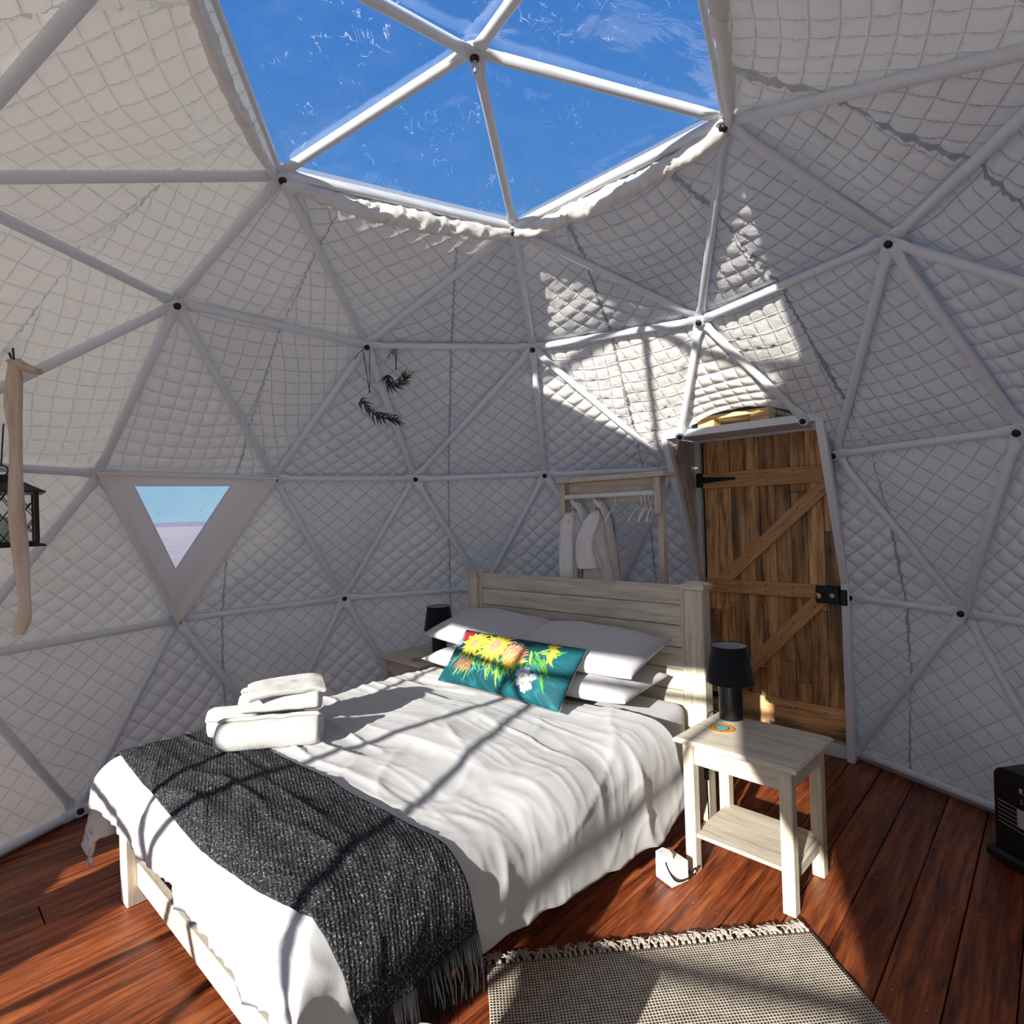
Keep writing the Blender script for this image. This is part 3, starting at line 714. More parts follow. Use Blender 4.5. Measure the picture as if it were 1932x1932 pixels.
dbox('sill', -PT, PT, .0, .078, DU - .05, DU + .03, M['steel'], axis='t')
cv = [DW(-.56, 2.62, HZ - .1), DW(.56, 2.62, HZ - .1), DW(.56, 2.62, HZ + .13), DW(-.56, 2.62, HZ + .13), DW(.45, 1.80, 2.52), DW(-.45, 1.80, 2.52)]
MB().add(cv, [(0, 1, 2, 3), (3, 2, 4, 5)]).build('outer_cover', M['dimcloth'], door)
pal = thing('pallet', 'yellow pine pallet lying on top of the door box behind the lining', 'pallet', DW(0, 2.33, HZ + .03))
def pbox(name, t0, t1, u0, u1, z0, z1):
    o = obj(name, MB().box((0, 0, 0), (t1 - t0, u1 - u0, z1 - z0), .003).mesh(name), M['pallet'], pal)
    o.matrix_local = Matrix.Translation(-Vector(pal.location)) @ frame(TD, UD, (0, 0, 1), DW((t0 + t1) / 2, (u0 + u1) / 2, (z0 + z1) / 2)); return o
for t0, t1 in ((-.26, -.15), (.08, .19)):
    pbox('block', t0, t1, 2.10, 2.20, HZ + .031, HZ + .080); pbox('block', t0, t1, 2.40, 2.50, HZ + .031, HZ + .080)
for u0 in (2.10, 2.24, 2.38): pbox('slat', -.26, .19, u0, u0 + .115, HZ + .081, HZ + .108)

# ------------------------------------------------------------------ bed
TH = -34.5 * D2R
EB = Vector((math.cos(TH), math.sin(TH), 0)); NB = Vector((-EB.y, EB.x, 0)); PB = Vector((.865, .955, 0))
def W(a, b, z): return PB + EB * a + NB * b + Vector((0, 0, z))
bed = thing('bed', 'whitewashed pine double bed with planked headboard', 'bed', W(-.85, -1.0, 0), TH)
def L2(a, b, z): return Vector((a + .85, b + 1.0, z))
def bbox(name, a0, a1, b0, b1, z0, z1, mt=None, bev=.004, par=None):
    c = L2((a0 + a1) / 2, (b0 + b1) / 2, (z0 + z1) / 2)
    return obj(name, MB().box((0, 0, 0), (a1 - a0, b1 - b0, z1 - z0), bev).mesh(name), mt or M['whitewood'], par or bed, loc=c)
for a0, a1 in ((-.10, 0), (-1.70, -1.60)):
    post = bbox('post', a0, a1, 0, .085, 0, 1.14, M['whitewood_z'], .005)
    cap = MB().prism([(-.062, -.055), (.062, -.055), (.062, .055), (-.062, .055)], 0, .022); cap.add([(-.062, -.055, .022), (.062, -.055, .022), (.062, .055, .022), (-.062, .055, .022), (-.03, -.022, .036), (.03, -.022, .036), (.03, .022, .036), (-.03, .022, .036)], [(0, 1, 5, 4), (1, 2, 6, 5), (2, 3, 7, 6), (3, 0, 4, 7), (4, 5, 6, 7)])
    obj('post_cap', cap.mesh('post_cap'), M['whitewood'], bed, loc=L2((a0 + a1) / 2, .0425, 1.14))
zs = [.30, .405, .51, .617, .725, .837, .949, 1.056, 1.158]
for z0, z1 in zip(zs, zs[1:]): bbox('headboard_plank', -1.60, -.10, .022, .045, z0 + .0018, z1 - .0018, bev=.003)
for z0, z1 in ((.30, 1.158),):
    for a0 in (-.128, -1.60): bbox('headboard_stile', a0, a0 + .028, .014, .05, z0, z1 + .004, M['whitewood_z'])
for a0 in (-.16, -1.63): bbox('leg', a0, a0 + .09, -2.05, -1.962, 0, .40, M['whitewood_z'])
bbox('foot_rail', -1.54, -.16, -2.012, -1.98, .073, .17); bbox('top_rail', -1.54, -.16, -2.012, -1.98, .30, .40)
for a0 in (-.135, -1.595): bbox('side_rail', a0, a0 + .03, -1.975, .0, .26, .40, M['whitewood_y'])
for k in range(9): bbox('bed_slat', -1.56, -.14, -1.9 + k * .22, -1.82 + k * .22, .36, .378)

mat_ = thing('mattress', 'mattress under a white fitted sheet, bare at the corner beside the headboard', 'mattress', W(-.85, -1.0, .40), TH)
def softbox(lx, ly, lz, r, n=18, bulge=.0, amp=.004, seed=1):
    """rounded cushion-like block as one quad sphere-ish grid"""
    bm = bmesh.new(); bmesh.ops.create_cube(bm, size=2); bmesh.ops.subdivide_edges(bm, edges=bm.edges[:], cuts=n, use_grid_fill=True)
    P = np.array([v.co[:] for v in bm.verts])
    hs = np.array([lx, ly, lz]) / 2
    rr = min(r, hs.min() * .98)
    Q = P * hs; core = np.clip(Q, -(hs - rr), hs - rr)
    # remap so that grid lines gather at the rounded edges
    d = Q - core; nrm = np.linalg.norm(d, axis=1, keepdims=True); nrm[nrm == 0] = 1
    inf = np.abs(P).max(1, keepdims=True)
    Q = core + d / nrm * np.minimum(np.abs(d).max(1, keepdims=True), rr) 
    Q += (P * 0); Q[:, 2] += bulge * (1 - P[:, 0] ** 2) * (1 - P[:, 1] ** 2) * np.sign(P[:, 2]) * (np.abs(P[:, 2]) > .99)
    Q += amp * np.stack([vnoise(Q[:, 0] * 9, Q[:, 1] * 9, Q[:, 2] * 9, seed + k) for k in range(3)], 1)
    for v, q in zip(bm.verts, Q): v.co = q
    me = bpy.data.meshes.new('soft'); bm.to_mesh(me); bm.free(); me.polygons.foreach_set('use_smooth', [True] * len(me.polygons)); return me
mm = softbox(1.53, 1.96, .18, .06, 40, .004, .003); mm.name = 'fitted_sheet'
obj('fitted_sheet', mm, M['sheet'], mat_, loc=(0, .01, .09))

# duvet: a draped sheet in bed coordinates
AC, WS, RE, ZT = -.835, .865, .13, .605
FB = -2.11
def prof1(S, flat, r, flare=.10):
    q = r * PI / 2; ph = np.clip((S - flat) / r, 0, PI / 2); ex = np.clip(S - flat - q, 0, None)
    return np.where(S < flat, S, flat + r * np.sin(ph) + flare * ex), np.where(S < flat, 0, r * (1 - np.cos(ph)) + ex)
def duvet_pos(S, T, wr=1.0):
    """S across (signed arc length from the centre line), T toward the foot (arc length from b=-.40)"""
    flat = WS - RE; flatT = (-.40 - FB) - RE
    xs, ds = prof1(np.abs(S), flat, RE, .05); xs = xs * np.sign(S)
    yt, dt = prof1(np.maximum(T, 0), flatT, RE, .03); yt = np.where(T < 0, T, yt)
    drop = (ds ** 2.2 + dt ** 2.2) ** (1 / 2.2)
    both = np.clip(np.minimum(ds, dt) / .12, 0, 1)
    a = AC + xs * (1 + .02 * both); b = -.40 - yt - .02 * both
    z = ZT - drop
    crown = np.clip(1 - (S / WS) ** 2, 0, 1); z = z + .022 * crown * np.clip(1.2 - np.abs(T - .9) / .95, 0, 1)
    hang = np.clip((ds + dt) / .2, 0, 1)
    # folds, big and small
    n1 = .012 * vnoise(S * 2.3 + 3, T * 4.2, 0, 101) + .006 * vnoise(S * 5, T * 9, 0, 102)
    wS = S + .06 * vnoise(S * 4, T * 4, 0, 103); wT = T + .06 * vnoise(S * 3, T * 3, 0, 104)
    f1 = .010 * (ridge(wS * 1.5 + .3 * wT, wT * 9.0, 105, 5) - .25); f2 = .007 * (ridge(wS * 6.5 - wT * 4, wT * 2.2 + wS * 2, 106, 4) - .3)
    f3 = .0035 * (ridge(wS * 4, wT * 21, 107, 3) - .3) + .003 * (ridge(wS * 17 + wT * 5, wT * 6, 111, 3) - .3)
    top = n1 + (f1 * (1 - .6 * np.clip(S / .8, 0, 1)) + f2 * np.clip(.3 + S / .7, .15, 1.2) + f3) * wr
    hs = .022 * (ridge(T * 5.2 + .4 * vnoise(T * 3, 0, 0, 108), ds * 1.5, 109, 2.5) - .4) * np.clip(ds / .2, 0, 1) * np.clip(1 - dt / .1, 0, 1)
    ht = .030 * (ridge(S * 6.0 + .4 * vnoise(S * 3, 1, 0, 110), dt * 1.2, 112, 2.5) - .4) * np.clip(dt / .2, 0, 1)
    ht = ht + .012 * (ridge(S * 19 + .8 * vnoise(S * 5, dt * 5, 0, 114), dt * 3, 113, 3) - .35) * np.clip(dt / .10, 0, 1)
    d = top * (1 - .5 * hang) + (hs + ht) * wr
    sa = np.clip(ds / RE, 0, 1) * np.sign(S); sb = np.clip(dt / RE, 0, 1)
    nz = np.clip(1 - np.maximum(np.abs(sa), sb), 0, 1) + .05
    ln = np.sqrt(sa ** 2 + sb ** 2 + nz ** 2)
    return a, b, z, np.stack([sa / ln, -sb / ln, nz / ln], -1), d
def duvet_xyz(S, T, off=0.0, wr=1.0):
    a, b, z, n, d = duvet_pos(S, T, wr)
    P = np.stack([a, b, z], -1) + n * (d + off)[..., None]
    return P
def to_world(P): return np.outer(P[:, 0], np.array(EB)) + np.outer(P[:, 1], np.array(NB)) + np.array(PB)[None] + np.stack([0 * P[:, 2], 0 * P[:, 2], P[:, 2]], 1)
qa = RE * PI / 2; flatS = WS - RE; flatT = (-.40 - FB) - RE
NS, NTT = 190, 220
sg = np.linspace(-1, 1, NS)[:, None]; tg = np.linspace(0, 1, NTT)[None, :]
bpos = tg * 1.9
hr = np.interp(np.clip(tg * 1.75, 0, 1.7), [0, .15, .6, 1.2, 1.7], [.24, .30, .255, .165, .13]) + .012 * vnoise(tg * 22, 0, 0, 121)
hlft = .22 + 0 * tg
Sm = np.where(sg > 0, sg * (flatS + qa + hr), sg * (flatS + qa + hlft))
fh = .085 + .018 * vnoise(sg * 7, 0, 0, 122) + .10 * np.clip(-sg - .86, 0, 1) / .14
Tm = tg * (flatT + qa + fh) + 0 * sg
Tm = Tm - .05 * (1 - tg) * np.clip(np.abs(sg) * 1.0 - .55, 0, 1) * 3 - .0
Pd = duvet_xyz(Sm, Tm).reshape(-1, 3)
duv = obj('duvet', mesh_np('duvet', to_world(Pd), grid_faces(NS, NTT)), M['sheet'])
so = duv.modifiers.new('thickness', 'SOLIDIFY'); so.thickness = .016; so.offset = -1
tag(duv, 'rumpled white duvet spread over the bed and hanging over its sides', 'duvet')
# stitched hem seam a hand's width in from the foot corner
# throw
TF, TB = flatT + .125, flatT - .31
NS2, NT2 = 200, 64
sg = np.linspace(0, 1, NS2)[:, None]; tg = np.linspace(0, 1, NT2)[None, :]
s_end = flatS + qa + .09 + .03 * tg; s_beg = -(flatS + qa + .10)
S2 = s_beg + sg * (s_end - s_beg)
sk = np.clip((sg - .58) / .42, 0, 1) ** 1.7
front = TF - .07 + .10 * sg + .012 * vnoise(sg * 6, 0, 0, 131) - .16 * sk; back = TB + .03 * vnoise(sg * 3, 0, 0, 132) + .05 * (sg - .5) - .10 * sk 
T2 = back + (front - back) * tg
a_, b_, z_, n_, d_ = duvet_pos(S2, T2, 1.0)
thick = .013 + .004 * vnoise(S2 * 8, T2 * 14, 0, 133) + .004 * ridge(S2 * 2, T2 * 16, 134, 3)
Pt = (np.stack([a_, b_, z_], -1) + n_ * (d_ + thick)[..., None])
thr = thing('throw_blanket', 'charcoal speckled wool throw with black fringe across the bed foot', 'blanket', W(-.85, -1.85, .6), 0)
thr_loc = np.array(thr.location)
cloth = obj('blanket_cloth', mesh_np('blanket_cloth', to_world(Pt.reshape(-1, 3)) - thr_loc, grid_faces(NS2, NT2)), M['throw'], thr)
so = cloth.modifiers.new('thickness', 'SOLIDIFY'); so.thickness = .008; so.offset = -1
endp = to_world(Pt[-1]) - thr_loc
rng = random.Random(5); fr = MB()
for k in range(300):
    f = rng.random() * (NT2 - 1); i0 = int(f); p = endp[i0] * (1 - (f - i0)) + endp[min(i0 + 1, NT2 - 1)] * (f - i0)
    L = rng.uniform(.10, .17); cl_ = math.sin(i0 * 1.1) * .008
    dx = Vector(NB) * (cl_ + rng.uniform(-.008, .008)) + Vector(EB) * rng.uniform(.0, .02)
    p = Vector(p); fr.tube([p + Vector((0, 0, .004)), p + Vector((0, 0, -.03)) + dx * .4, p + Vector((0, 0, -L * .6)) + dx, p + Vector((0, 0, -L)) + dx * 1.3 + NB * rng.uniform(-.012, .012)], [.0026, .0022, .0018, .0008], 4, False)
fo = fr.build('fringe', M['fringe'], thr); fo['kind'] = 'stuff'
lf = MB()
for k in range(60):
    p = Vector(to_world(Pt[0])[int(k / 60 * NT2)] - thr_loc); lf.tube([p, p + Vector((0, 0, -.06)) - EB * .01], [.002, .001], 4, False)
fo = lf.build('fringe', M['fringe'], thr); fo['kind'] = 'stuff'

# ------------------------------------------------------------------ pillows and cushion
def pillow_arrays(lx, ly, th, n=64, m=46, seed=1, wrinkle=1.0, point=.12):
    u = np.linspace(-1, 1, n)[:, None] + 0 * np.zeros((1, m)); v = np.linspace(-1, 1, m)[None, :] + 0 * np.zeros((n, 1))
    r = 1 - (1 - np.abs(u) ** 2.6) * (1 - np.abs(v) ** 2.6)
    puff = np.clip((1 - np.abs(u) ** 2.3) * (1 - np.abs(v) ** 2.3), 0, 1) ** .48
    px = u * lx / 2 * (1 - point * .5 * (1 - v ** 2) * np.abs(u) ** 3); py = v * ly / 2 * (1 - point * (1 - u ** 2) * np.abs(v) ** 3)
    rad = np.abs(u * v)
    wr = wrinkle * (.006 * vnoise(u * 3 + seed, v * 2.5, 0, seed) + .012 * (ridge(np.arctan2(v, u + 1e-6) * 7 + seed, rad * 1.5, seed + 1, 2) - .4) * rad ** .7 * puff
                    + .004 * (ridge(u * 6 + v * 3, v * 9, seed + 2, 3) - .3) * puff)
    zt = th / 2 * puff + wr * puff ** .3; zb = -th / 2 * puff * .9
    T_ = np.stack([px, py, zt], -1).reshape(-1, 3); B_ = np.stack([px, py, zb], -1).reshape(-1, 3)
    F = np.concatenate([grid_faces(n, m), grid_faces(n, m, n * m)[:, ::-1]])
    return np.concatenate([T_, B_]), F, u.ravel(), v.ravel()
def pillow_at(name, label, ctr, lx, ly, th, pitch, yaw, roll, seed):
    V, F, u, v = pillow_arrays(lx, ly, th, seed=seed)
    me = mesh_np(name, V, F); bm = bmesh.new(); bm.from_mesh(me); bmesh.ops.remove_doubles(bm, verts=bm.verts[:], dist=.0004); bmesh.ops.recalc_face_normals(bm, faces=bm.faces[:]); bm.to_mesh(me); bm.free()
    me.polygons.foreach_set('use_smooth', [True] * len(me.polygons))
    o = obj(name, me, M['pillow'], None)
    o.matrix_world = Matrix.Translation(W(*ctr)) @ Matrix.Rotation(TH + yaw, 4, 'Z') @ Matrix.Rotation(pitch, 4, 'X') @ Matrix.Rotation(roll, 4, 'Y')
    tag(o, label, 'pillow', 'white pillows against the headboard'); return o
pillow_at('pillow', 'white pillow at the bottom of the right-hand pair, nearest the black lamp', (-.53, -.28, .695), .74, .45, .15, 3 * D2R, 2 * D2R, 0, 201)
pillow_at('pillow', 'white pillow hidden below the left-hand pillow by the far bedside table', (-1.22, -.27, .695), .74, .45, .15, 3 * D2R, 0, 0, 202)
pillow_at('pillow', 'white pillow on top of the right-hand pair in front of the headboard', (-.53, -.255, .845), .76, .45, .17, 12 * D2R, 3 * D2R, 2 * D2R, 203)
pillow_at('pillow', 'white pillow on the left side of the bed, nearest the shaded lamp', (-1.235, -.235, .855), .78, .45, .16, 13 * D2R, -2 * D2R, 2 * D2R, 204)

def cushion():
    lx, ly, th, n, m = .86, .33, .15, 330, 130
    V, F, u, v = pillow_arrays(lx, ly, th, n, m, 210, .7, .06)
    nv = n * m; X = u * lx / 2; Y = v * ly / 2
    col = np.zeros((nv, 3)); teal = np.array([.004, .085, .10]); navy = np.array([.006, .025, .045])
    f = np.clip(.5 + .8 * vnoise(X * 6, Y * 8, 0, 1), 0, 1); lf = np.clip((-X - .22) * 6, 0, 1) * np.clip(Y * 9 + .6, 0, 1)
    col[:] = teal * (.75 + .5 * f[:, None]) * (1 - lf[:, None]) + navy * lf[:, None]
    st = ridge(X * 20 + Y * 26, Y * 9 - X * 5, 2, 12) * np.clip(.1 - Y * 5, 0, 1); col += st[:, None] * np.array([.02, .20, .22]) * .6
    def leaf(cx, cy, ang, L, w, c0, c1):
        dx, dy = X - cx, Y - cy; p = dx * math.cos(ang) + dy * math.sin(ang); q = -dx * math.sin(ang) + dy * math.cos(ang)
        tt = np.clip(p / L, 0, 1); wp = w * np.sin(PI * tt ** .75) * (1 + .25 * vnoise(p * 70, q * 0, 0, 8)) + 1e-6; msk = (p > L * .05) & (p < L) & (np.abs(q) < wp)
        e = np.clip((np.abs(q) / wp - .45) / .5, 0, 1); e = np.clip(e + .35 * vnoise(p * 40, q * 260, 0, 7) + .35 * (1 - tt) - .1, 0, 1)[:, None]
        cc = np.array(c0) * (1 - e) + np.array(c1) * e; col[msk] = cc[msk]
    def flower(cx, cy, R, npet, pc0, pc1, cc, rc, rot=0., wid=1.0):
        for k in range(npet):
            a = rot + 2 * PI * k / npet; leaf(cx, cy, a, R * (.8 + .3 * ((k * 7) % 5) / 5), R * PI / npet * .62 * wid, pc0, pc1)
        d = np.hypot(X - cx, Y - cy) * (1 + .15 * vnoise(X * 80, Y * 80, 0, 6)); mk = d < rc; s_ = (.5 + .5 * vnoise(X * 170, Y * 170, 0, 5))[:, None]
        col[mk] = (np.array(cc[0]) * s_ + np.array(cc[1]) * (1 - s_))[mk]
        mk = d < rc * .55; col[mk] = (np.array(cc[2]) * s_ + np.array(cc[0]) * (1 - s_))[mk]
    G0 = ((.10, .36, .06), (.02, .12, .04)); G1 = ((.34, .50, .07), (.06, .22, .04)); G2 = ((.05, .30, .26), (.01, .10, .11)); rg = random.Random(4)
    for k in range(70):
        leaf(-.32 + .58 * k / 70 + rg.uniform(-.03, .03), rg.uniform(-.03, .04), rg.uniform(-2.5, -.6), rg.uniform(.07, .14), rg.uniform(.007, .013), *(G0, G1, G2)[k % 3])
    for k in range(9): leaf(-.40 + .03 * k, .06 + .03 * (k % 3), rg.uniform(1.8, 3.8), .07, .012, *G2)
    for k in range(12): leaf(.20 + rg.uniform(-.03, .08), rg.uniform(.02, .09), rg.uniform(-1.2, 1.0), .10, .009, *(G0, G1)[k % 2])
    for k in range(7): leaf(-.20 - .012 * k, -.02, -1.2 - .16 * k, .10, .006, (.45, .10, .08), (.16, .05, .03))
    flower(-.345, .128, .062, 9, (.55, .03, .05), (.16, .0, .01), ((.40, .02, .03), (.20, .0, .01), (.5, .1, .05)), .012, .2, 1.5)
    for cx, cy in ((-.405, .094), (-.385, .062), (-.415, -.03), (-.40, -.06)): flower(cx, cy, .032, 5, (.36, .35, .62), (.12, .14, .34), ((.55, .52, .70), (.25, .22, .45), (.7, .7, .6)), .007, cx * 40, 1.3)
    flower(-.245, .067, .118, 14, (.80, .67, .07), (.36, .27, .02), ((.60, .22, .14), (.62, .40, .10), (.50, .36, .40)), .028)
    flower(-.245, .067, .076, 11, (.84, .72, .12), (.50, .36, .03), ((.66, .24, .16), (.66, .42, .12), (.50, .36, .40)), .024, .3)
    flower(-.076, .068, .142, 15, (.82, .69, .07), (.38, .28, .02), ((.42, .32, .30), (.66, .28, .14), (.42, .44, .50)), .036)
    flower(-.076, .068, .095, 12, (.86, .74, .14), (.52, .38, .03), ((.55, .24, .14), (.70, .40, .14), (.38, .40, .46)), .036, .25)
    for k in range(11): leaf(.085, .02, -2.9 + k * .30, .070, .013, (.84, .66, .10), (.58, .30, .04))
    for k in range(9): leaf(.02 + .004 * k, -.005 + .004 * k, 1.55 - k * .17, .125, .014, *(((.86, .30, .18), (.58, .10, .06)), ((.88, .52, .34), (.70, .24, .12)))[k % 2])
    for k in range(7): leaf(.03 + .012 * k, -.02 + .002 * k, 1.25 - k * .16, .095, .011, *(((.88, .70, .14), (.72, .36, .08)), ((.86, .36, .22), (.60, .14, .08)))[k % 2])
    for k in range(6): leaf(.235 + .012 * k, .125 - .006 * k, .9 - k * .5, .070, .013, (.66, .56, .07), (.34, .26, .02))
    for cx, cy in ((.17, -.05), (.205, -.035), (.225, -.075), (.185, -.09), (.25, -.055), (.22, -.115), (.245, -.10)):
        flower(cx, cy, .026, 5, (.66, .65, .82), (.34, .34, .60), ((.62, .60, .80), (.40, .38, .62), (.75, .72, .5)), .005, cx * 30, 1.5)
    for k in range(60):
        leaf(rg.uniform(-.38, .3), rg.uniform(-.09, .14), rg.uniform(0, 6.28), rg.uniform(.010, .028), .0018, *((((.75, .70, .5), (.6, .5, .2)), ((.7, .16, .12), (.4, .05, .05)), ((.10, .45, .45), (.03, .25, .28)))[k % 3]))
    body = thing('floral_cushion', 'long teal cushion with bright yellow and coral flowers and white back', 'cushion')
    Mx = Matrix.Translation(W(-.82, -.545, .765)) @ Matrix.Rotation(TH - 1 * D2R, 4, 'Z') @ Matrix.Rotation(47 * D2R, 4, 'X')
    body.matrix_world = Mx
    me = mesh_np('front_print', V[:nv], grid_faces(n, m))
    col *= np.array([.86, .86, .9])
    ca = me.color_attributes.new('print', 'FLOAT_COLOR', 'POINT'); ca.data.foreach_set('color', np.concatenate([col, np.ones((nv, 1))], 1).astype(np.float32).ravel())
    t = NT('floral_print_cloth'); at = t.n('ShaderNodeVertexColor'); at.layer_name = 'print'; nz = t.noise(t.coord(), 500, 2)
    fm = t.done(t.bsdf(at.outputs[0], .65, .25, 0, t.bump(nz, .15, .002)))
    obj('front_print', me, fm, body); 
    V2, F2, _, _ = pillow_arrays(lx * 1.012, ly * 1.03, th, 60, 40, 210, .7, .06); n2 = 60 * 40
    obj('white_back', mesh_np('white_back', V2[n2:] + np.array([0, 0, -.002]), grid_faces(60, 40)[:, ::-1]), M['sheet'], body)
cushion()

# ------------------------------------------------------------------ towels on the bed
def towel_roll(name, label, ctr, length, R, yaw, seed, squash=.9, roll=0, turns=4.2):
    n = int(turns * 30); t = np.linspace(0, 1, n); r = .008 + (R - .008) * t; ang = turns * 2 * PI * t
    inner = np.stack([r * np.cos(ang), r * np.sin(ang)], 1); th = (R / turns) * .74
    r2 = np.maximum(r - th, .003); outer = inner; inn = np.stack([r2 * np.cos(ang), r2 * np.sin(ang)], 1)
    sec = np.concatenate([outer, inn[::-1]]); m = len(sec)
    L_ = np.linspace(-.5, .5, 26); endr = 1 - .10 * np.clip((np.abs(L_) - .46) / .04, 0, 1)
    X = []
    for k, l in enumerate(L_):
        nz = 1 + .05 * vnoise(np.cos(np.arctan2(sec[:, 1], sec[:, 0])) * 2, l * 8, np.sin(np.arctan2(sec[:, 1], sec[:, 0])) * 2, seed)
        rr = np.hypot(sec[:, 0], sec[:, 1]); dom = .010 * (1 - rr / R) * (-1 if abs(l) > .47 else 0) * np.sign(l)
        X.append(np.stack([l * length + dom, sec[:, 0] * endr[k] * nz, sec[:, 1] * endr[k] * nz * squash], 1))
    X = np.concatenate(X); nl_ = len(L_)
    F = grid_faces(nl_, m, 0, True)
    cap = [(i, i + 1, m - 2 - i, m - 1 - i) for i in range(m // 2 - 1)]; cap = np.array(cap)
    F = np.concatenate([F, cap[:, ::-1], cap + (nl_ - 1) * m])
    o = obj(name, mesh_np(name, X, F), M['terry']); o.matrix_world = Matrix.Translation(W(*ctr)) @ Matrix.Rotation(TH + yaw, 4, 'Z') @ Matrix.Rotation(roll, 4, 'X')
    return tag(o, label, 'towel', 'white towels stacked on the bed')
YT = 51 * D2R
zb = .622
towel_roll('towel', 'rolled white bath towel in front at the bottom of the towel stack', (-1.115, -1.64, zb + .066), .40, .073, YT, 301, .92, .4)
towel_roll('towel', 'rolled white bath towel at the back left under the towel stack', (-1.325, -1.605, zb + .062), .38, .070, YT, 302, .92, 1.5)
towel_roll('towel', 'small rolled white towel lying across the two lower rolls, front one', (-1.145, -1.575, zb + .165), .32, .052, YT, 303, .92, 2.4, 3.2)
towel_roll('towel', 'small rolled white towel behind on top of the lower rolls', (-1.255, -1.525, zb + .160), .32, .048, YT, 304, .92, .9, 3.2)
def face_cloth():
    n = 40; U, V_ = np.meshgrid(np.linspace(-1, 1, n), np.linspace(-1, 1, n), indexing='ij'); u, v = U.ravel(), V_.ravel()
    z = .020 - .020 * np.abs(v) ** 3 - .012 * np.abs(u) ** 4 + .004 * vnoise(u * 3, v * 3, 0, 8)
    o = obj('face_cloth', mesh_np('face_cloth', np.stack([u * .15, v * .115, z], 1), grid_faces(n, n)), M['terry'])
    so = o.modifiers.new('thickness', 'SOLIDIFY'); so.thickness = .022; so.offset = 0
    bv = o.modifiers.new('soft', 'SUBSURF'); bv.levels = 1; bv.render_levels = 1
    o.matrix_world = Matrix.Translation(W(-1.18, -1.535, zb + .216)) @ Matrix.Rotation(TH + YT + .28, 4, 'Z'); tag(o, 'folded white face cloth on top of the towel stack', 'towel', 'white towels stacked on the bed')
face_cloth()

# ------------------------------------------------------------------ bedside tables, lamps
def bedside_table(loc, rz, label):
    t = thing('bedside_table', label, 'table', loc, rz, 'whitewashed bedside tables')
    w, d, h = .51, .42, .57; lw, ld, s = .45, .365, .048
    top = MB(); b = .012
    ring = lambda i, z: [(-w / 2 + i, -d / 2 + i, z), (w / 2 - i, -d / 2 + i, z), (w / 2 - i, d / 2 - i, z), (-w / 2 + i, d / 2 - i, z)]
    vs = ring(.010, h - .024) + ring(.002, h - .018) + ring(.0, h - .010) + ring(.008, h)
    fs = [(3, 2, 1, 0), (12, 13, 14, 15)] + [(k * 4 + i, k * 4 + (i + 1) % 4, k * 4 + 4 + (i + 1) % 4, k * 4 + 4 + i) for k in range(3) for i in range(4)]
    top.add(vs, fs); top.build('table_top', M['whitewood'], t)
    for sx in (-1, 1):
        for sy in (-1, 1):
            obj('leg', MB().box((0, 0, 0), (s, s, h - .024), .003).mesh('leg'), M['whitewood_z'], t, loc=(sx * (lw - s) / 2, sy * (ld - s) / 2, (h - .024) / 2))
    for sy in (-1, 1): obj('apron', MB().box((0, 0, 0), (lw - 2 * s, .018, .085), .002).mesh('apron'), M['whitewood'], t, loc=(0, sy * ((ld - s) / 2 + .006), h - .024 - .0425))
    for sx in (-1, 1): obj('apron', MB().box((0, 0, 0), (.018, ld - 2 * s, .085), .002).mesh('apron'), M['whitewood_y'], t, loc=(sx * ((lw - s) / 2 + .006), 0, h - .024 - .0425))
    obj('shelf', MB().box((0, 0, 0), (lw - s - .008, ld - .03, .016), .002).mesh('shelf'), M['whitewood'], t, loc=(0, 0, .158))
    for sx in (-1, 1): obj('shelf_bearer', MB().box((0, 0, 0), (.018, ld - 2 * s, .045), .002).mesh('shelf_bearer'), M['whitewood_y'], t, loc=(sx * ((lw - s) / 2 - .0), 0, .127))
    return t
RT_LOC, RT_RZ = Vector((.985, .573, 0)), -37.5 * D2R
bedside_table(RT_LOC, RT_RZ, 'whitewashed bedside table with lower shelf, standing in front of the plank door')
LT_C = W(-2.06, -.12, 0)
bedside_table(LT_C, TH - 2 * D2R, 'whitewashed bedside table half hidden behind the far left side of the bed')
def lamp(loc, label, rz=0):
    t = thing('table_lamp', label, 'lamp', loc, rz, 'black bedside lamps')
    MB().lathe([(.050, 0), (.053, .004), (.053, .185), (.048, .190)], 40).build('base', M['lampbase'], t)
    sh = MB(); sh.lathe([(.106, .172), (.080, .335)], 48, cap0=False, cap1=False); so_ = sh.build('shade', M['blackfab'], t)
    li = MB(); li.lathe([(.104, .172), (.0785, .334)], 48, cap0=False, cap1=False); obj('lining', li.mesh('lining'), M['lampin'], so_)
    for r, z in ((.1062, .172), (.0802, .335)):
        rm = MB(); rm.tube([(r * math.cos(a), r * math.sin(a), z) for a in np.linspace(0, 2 * PI, 40, endpoint=False)], .0022, 6, False, closed=True); obj('rim', rm.mesh('rim'), M['blackfab'], so_)
    sp = MB()
    for k in range(3): a = 2 * PI * k / 3 + .5; sp.tube([(0, 0, .25), (.05 * math.cos(a), .05 * math.sin(a), .255), (.079 * math.cos(a), .079 * math.sin(a), .33)], .0016, 6)
    obj('shade_carrier', sp.mesh('shade_carrier'), M['white_pl'], so_)
    MB().lathe([(.018, .19), (.018, .235), (.014, .24)], 20).build('bulb_holder', M['white_pl'], t)
    MB().lathe([(.010, .238), (.014, .25), (.024, .272), (.026, .285), (.02, .302), (.004, .31)], 20).build('bulb', M['white_pl'], t)
    return t
lampR = lamp((.951, .800, .57), 'black table lamp with tapered shade in front of the plank door')
lampL = lamp(W(-1.985, -.02, .57), 'black table lamp partly behind the left pillow')
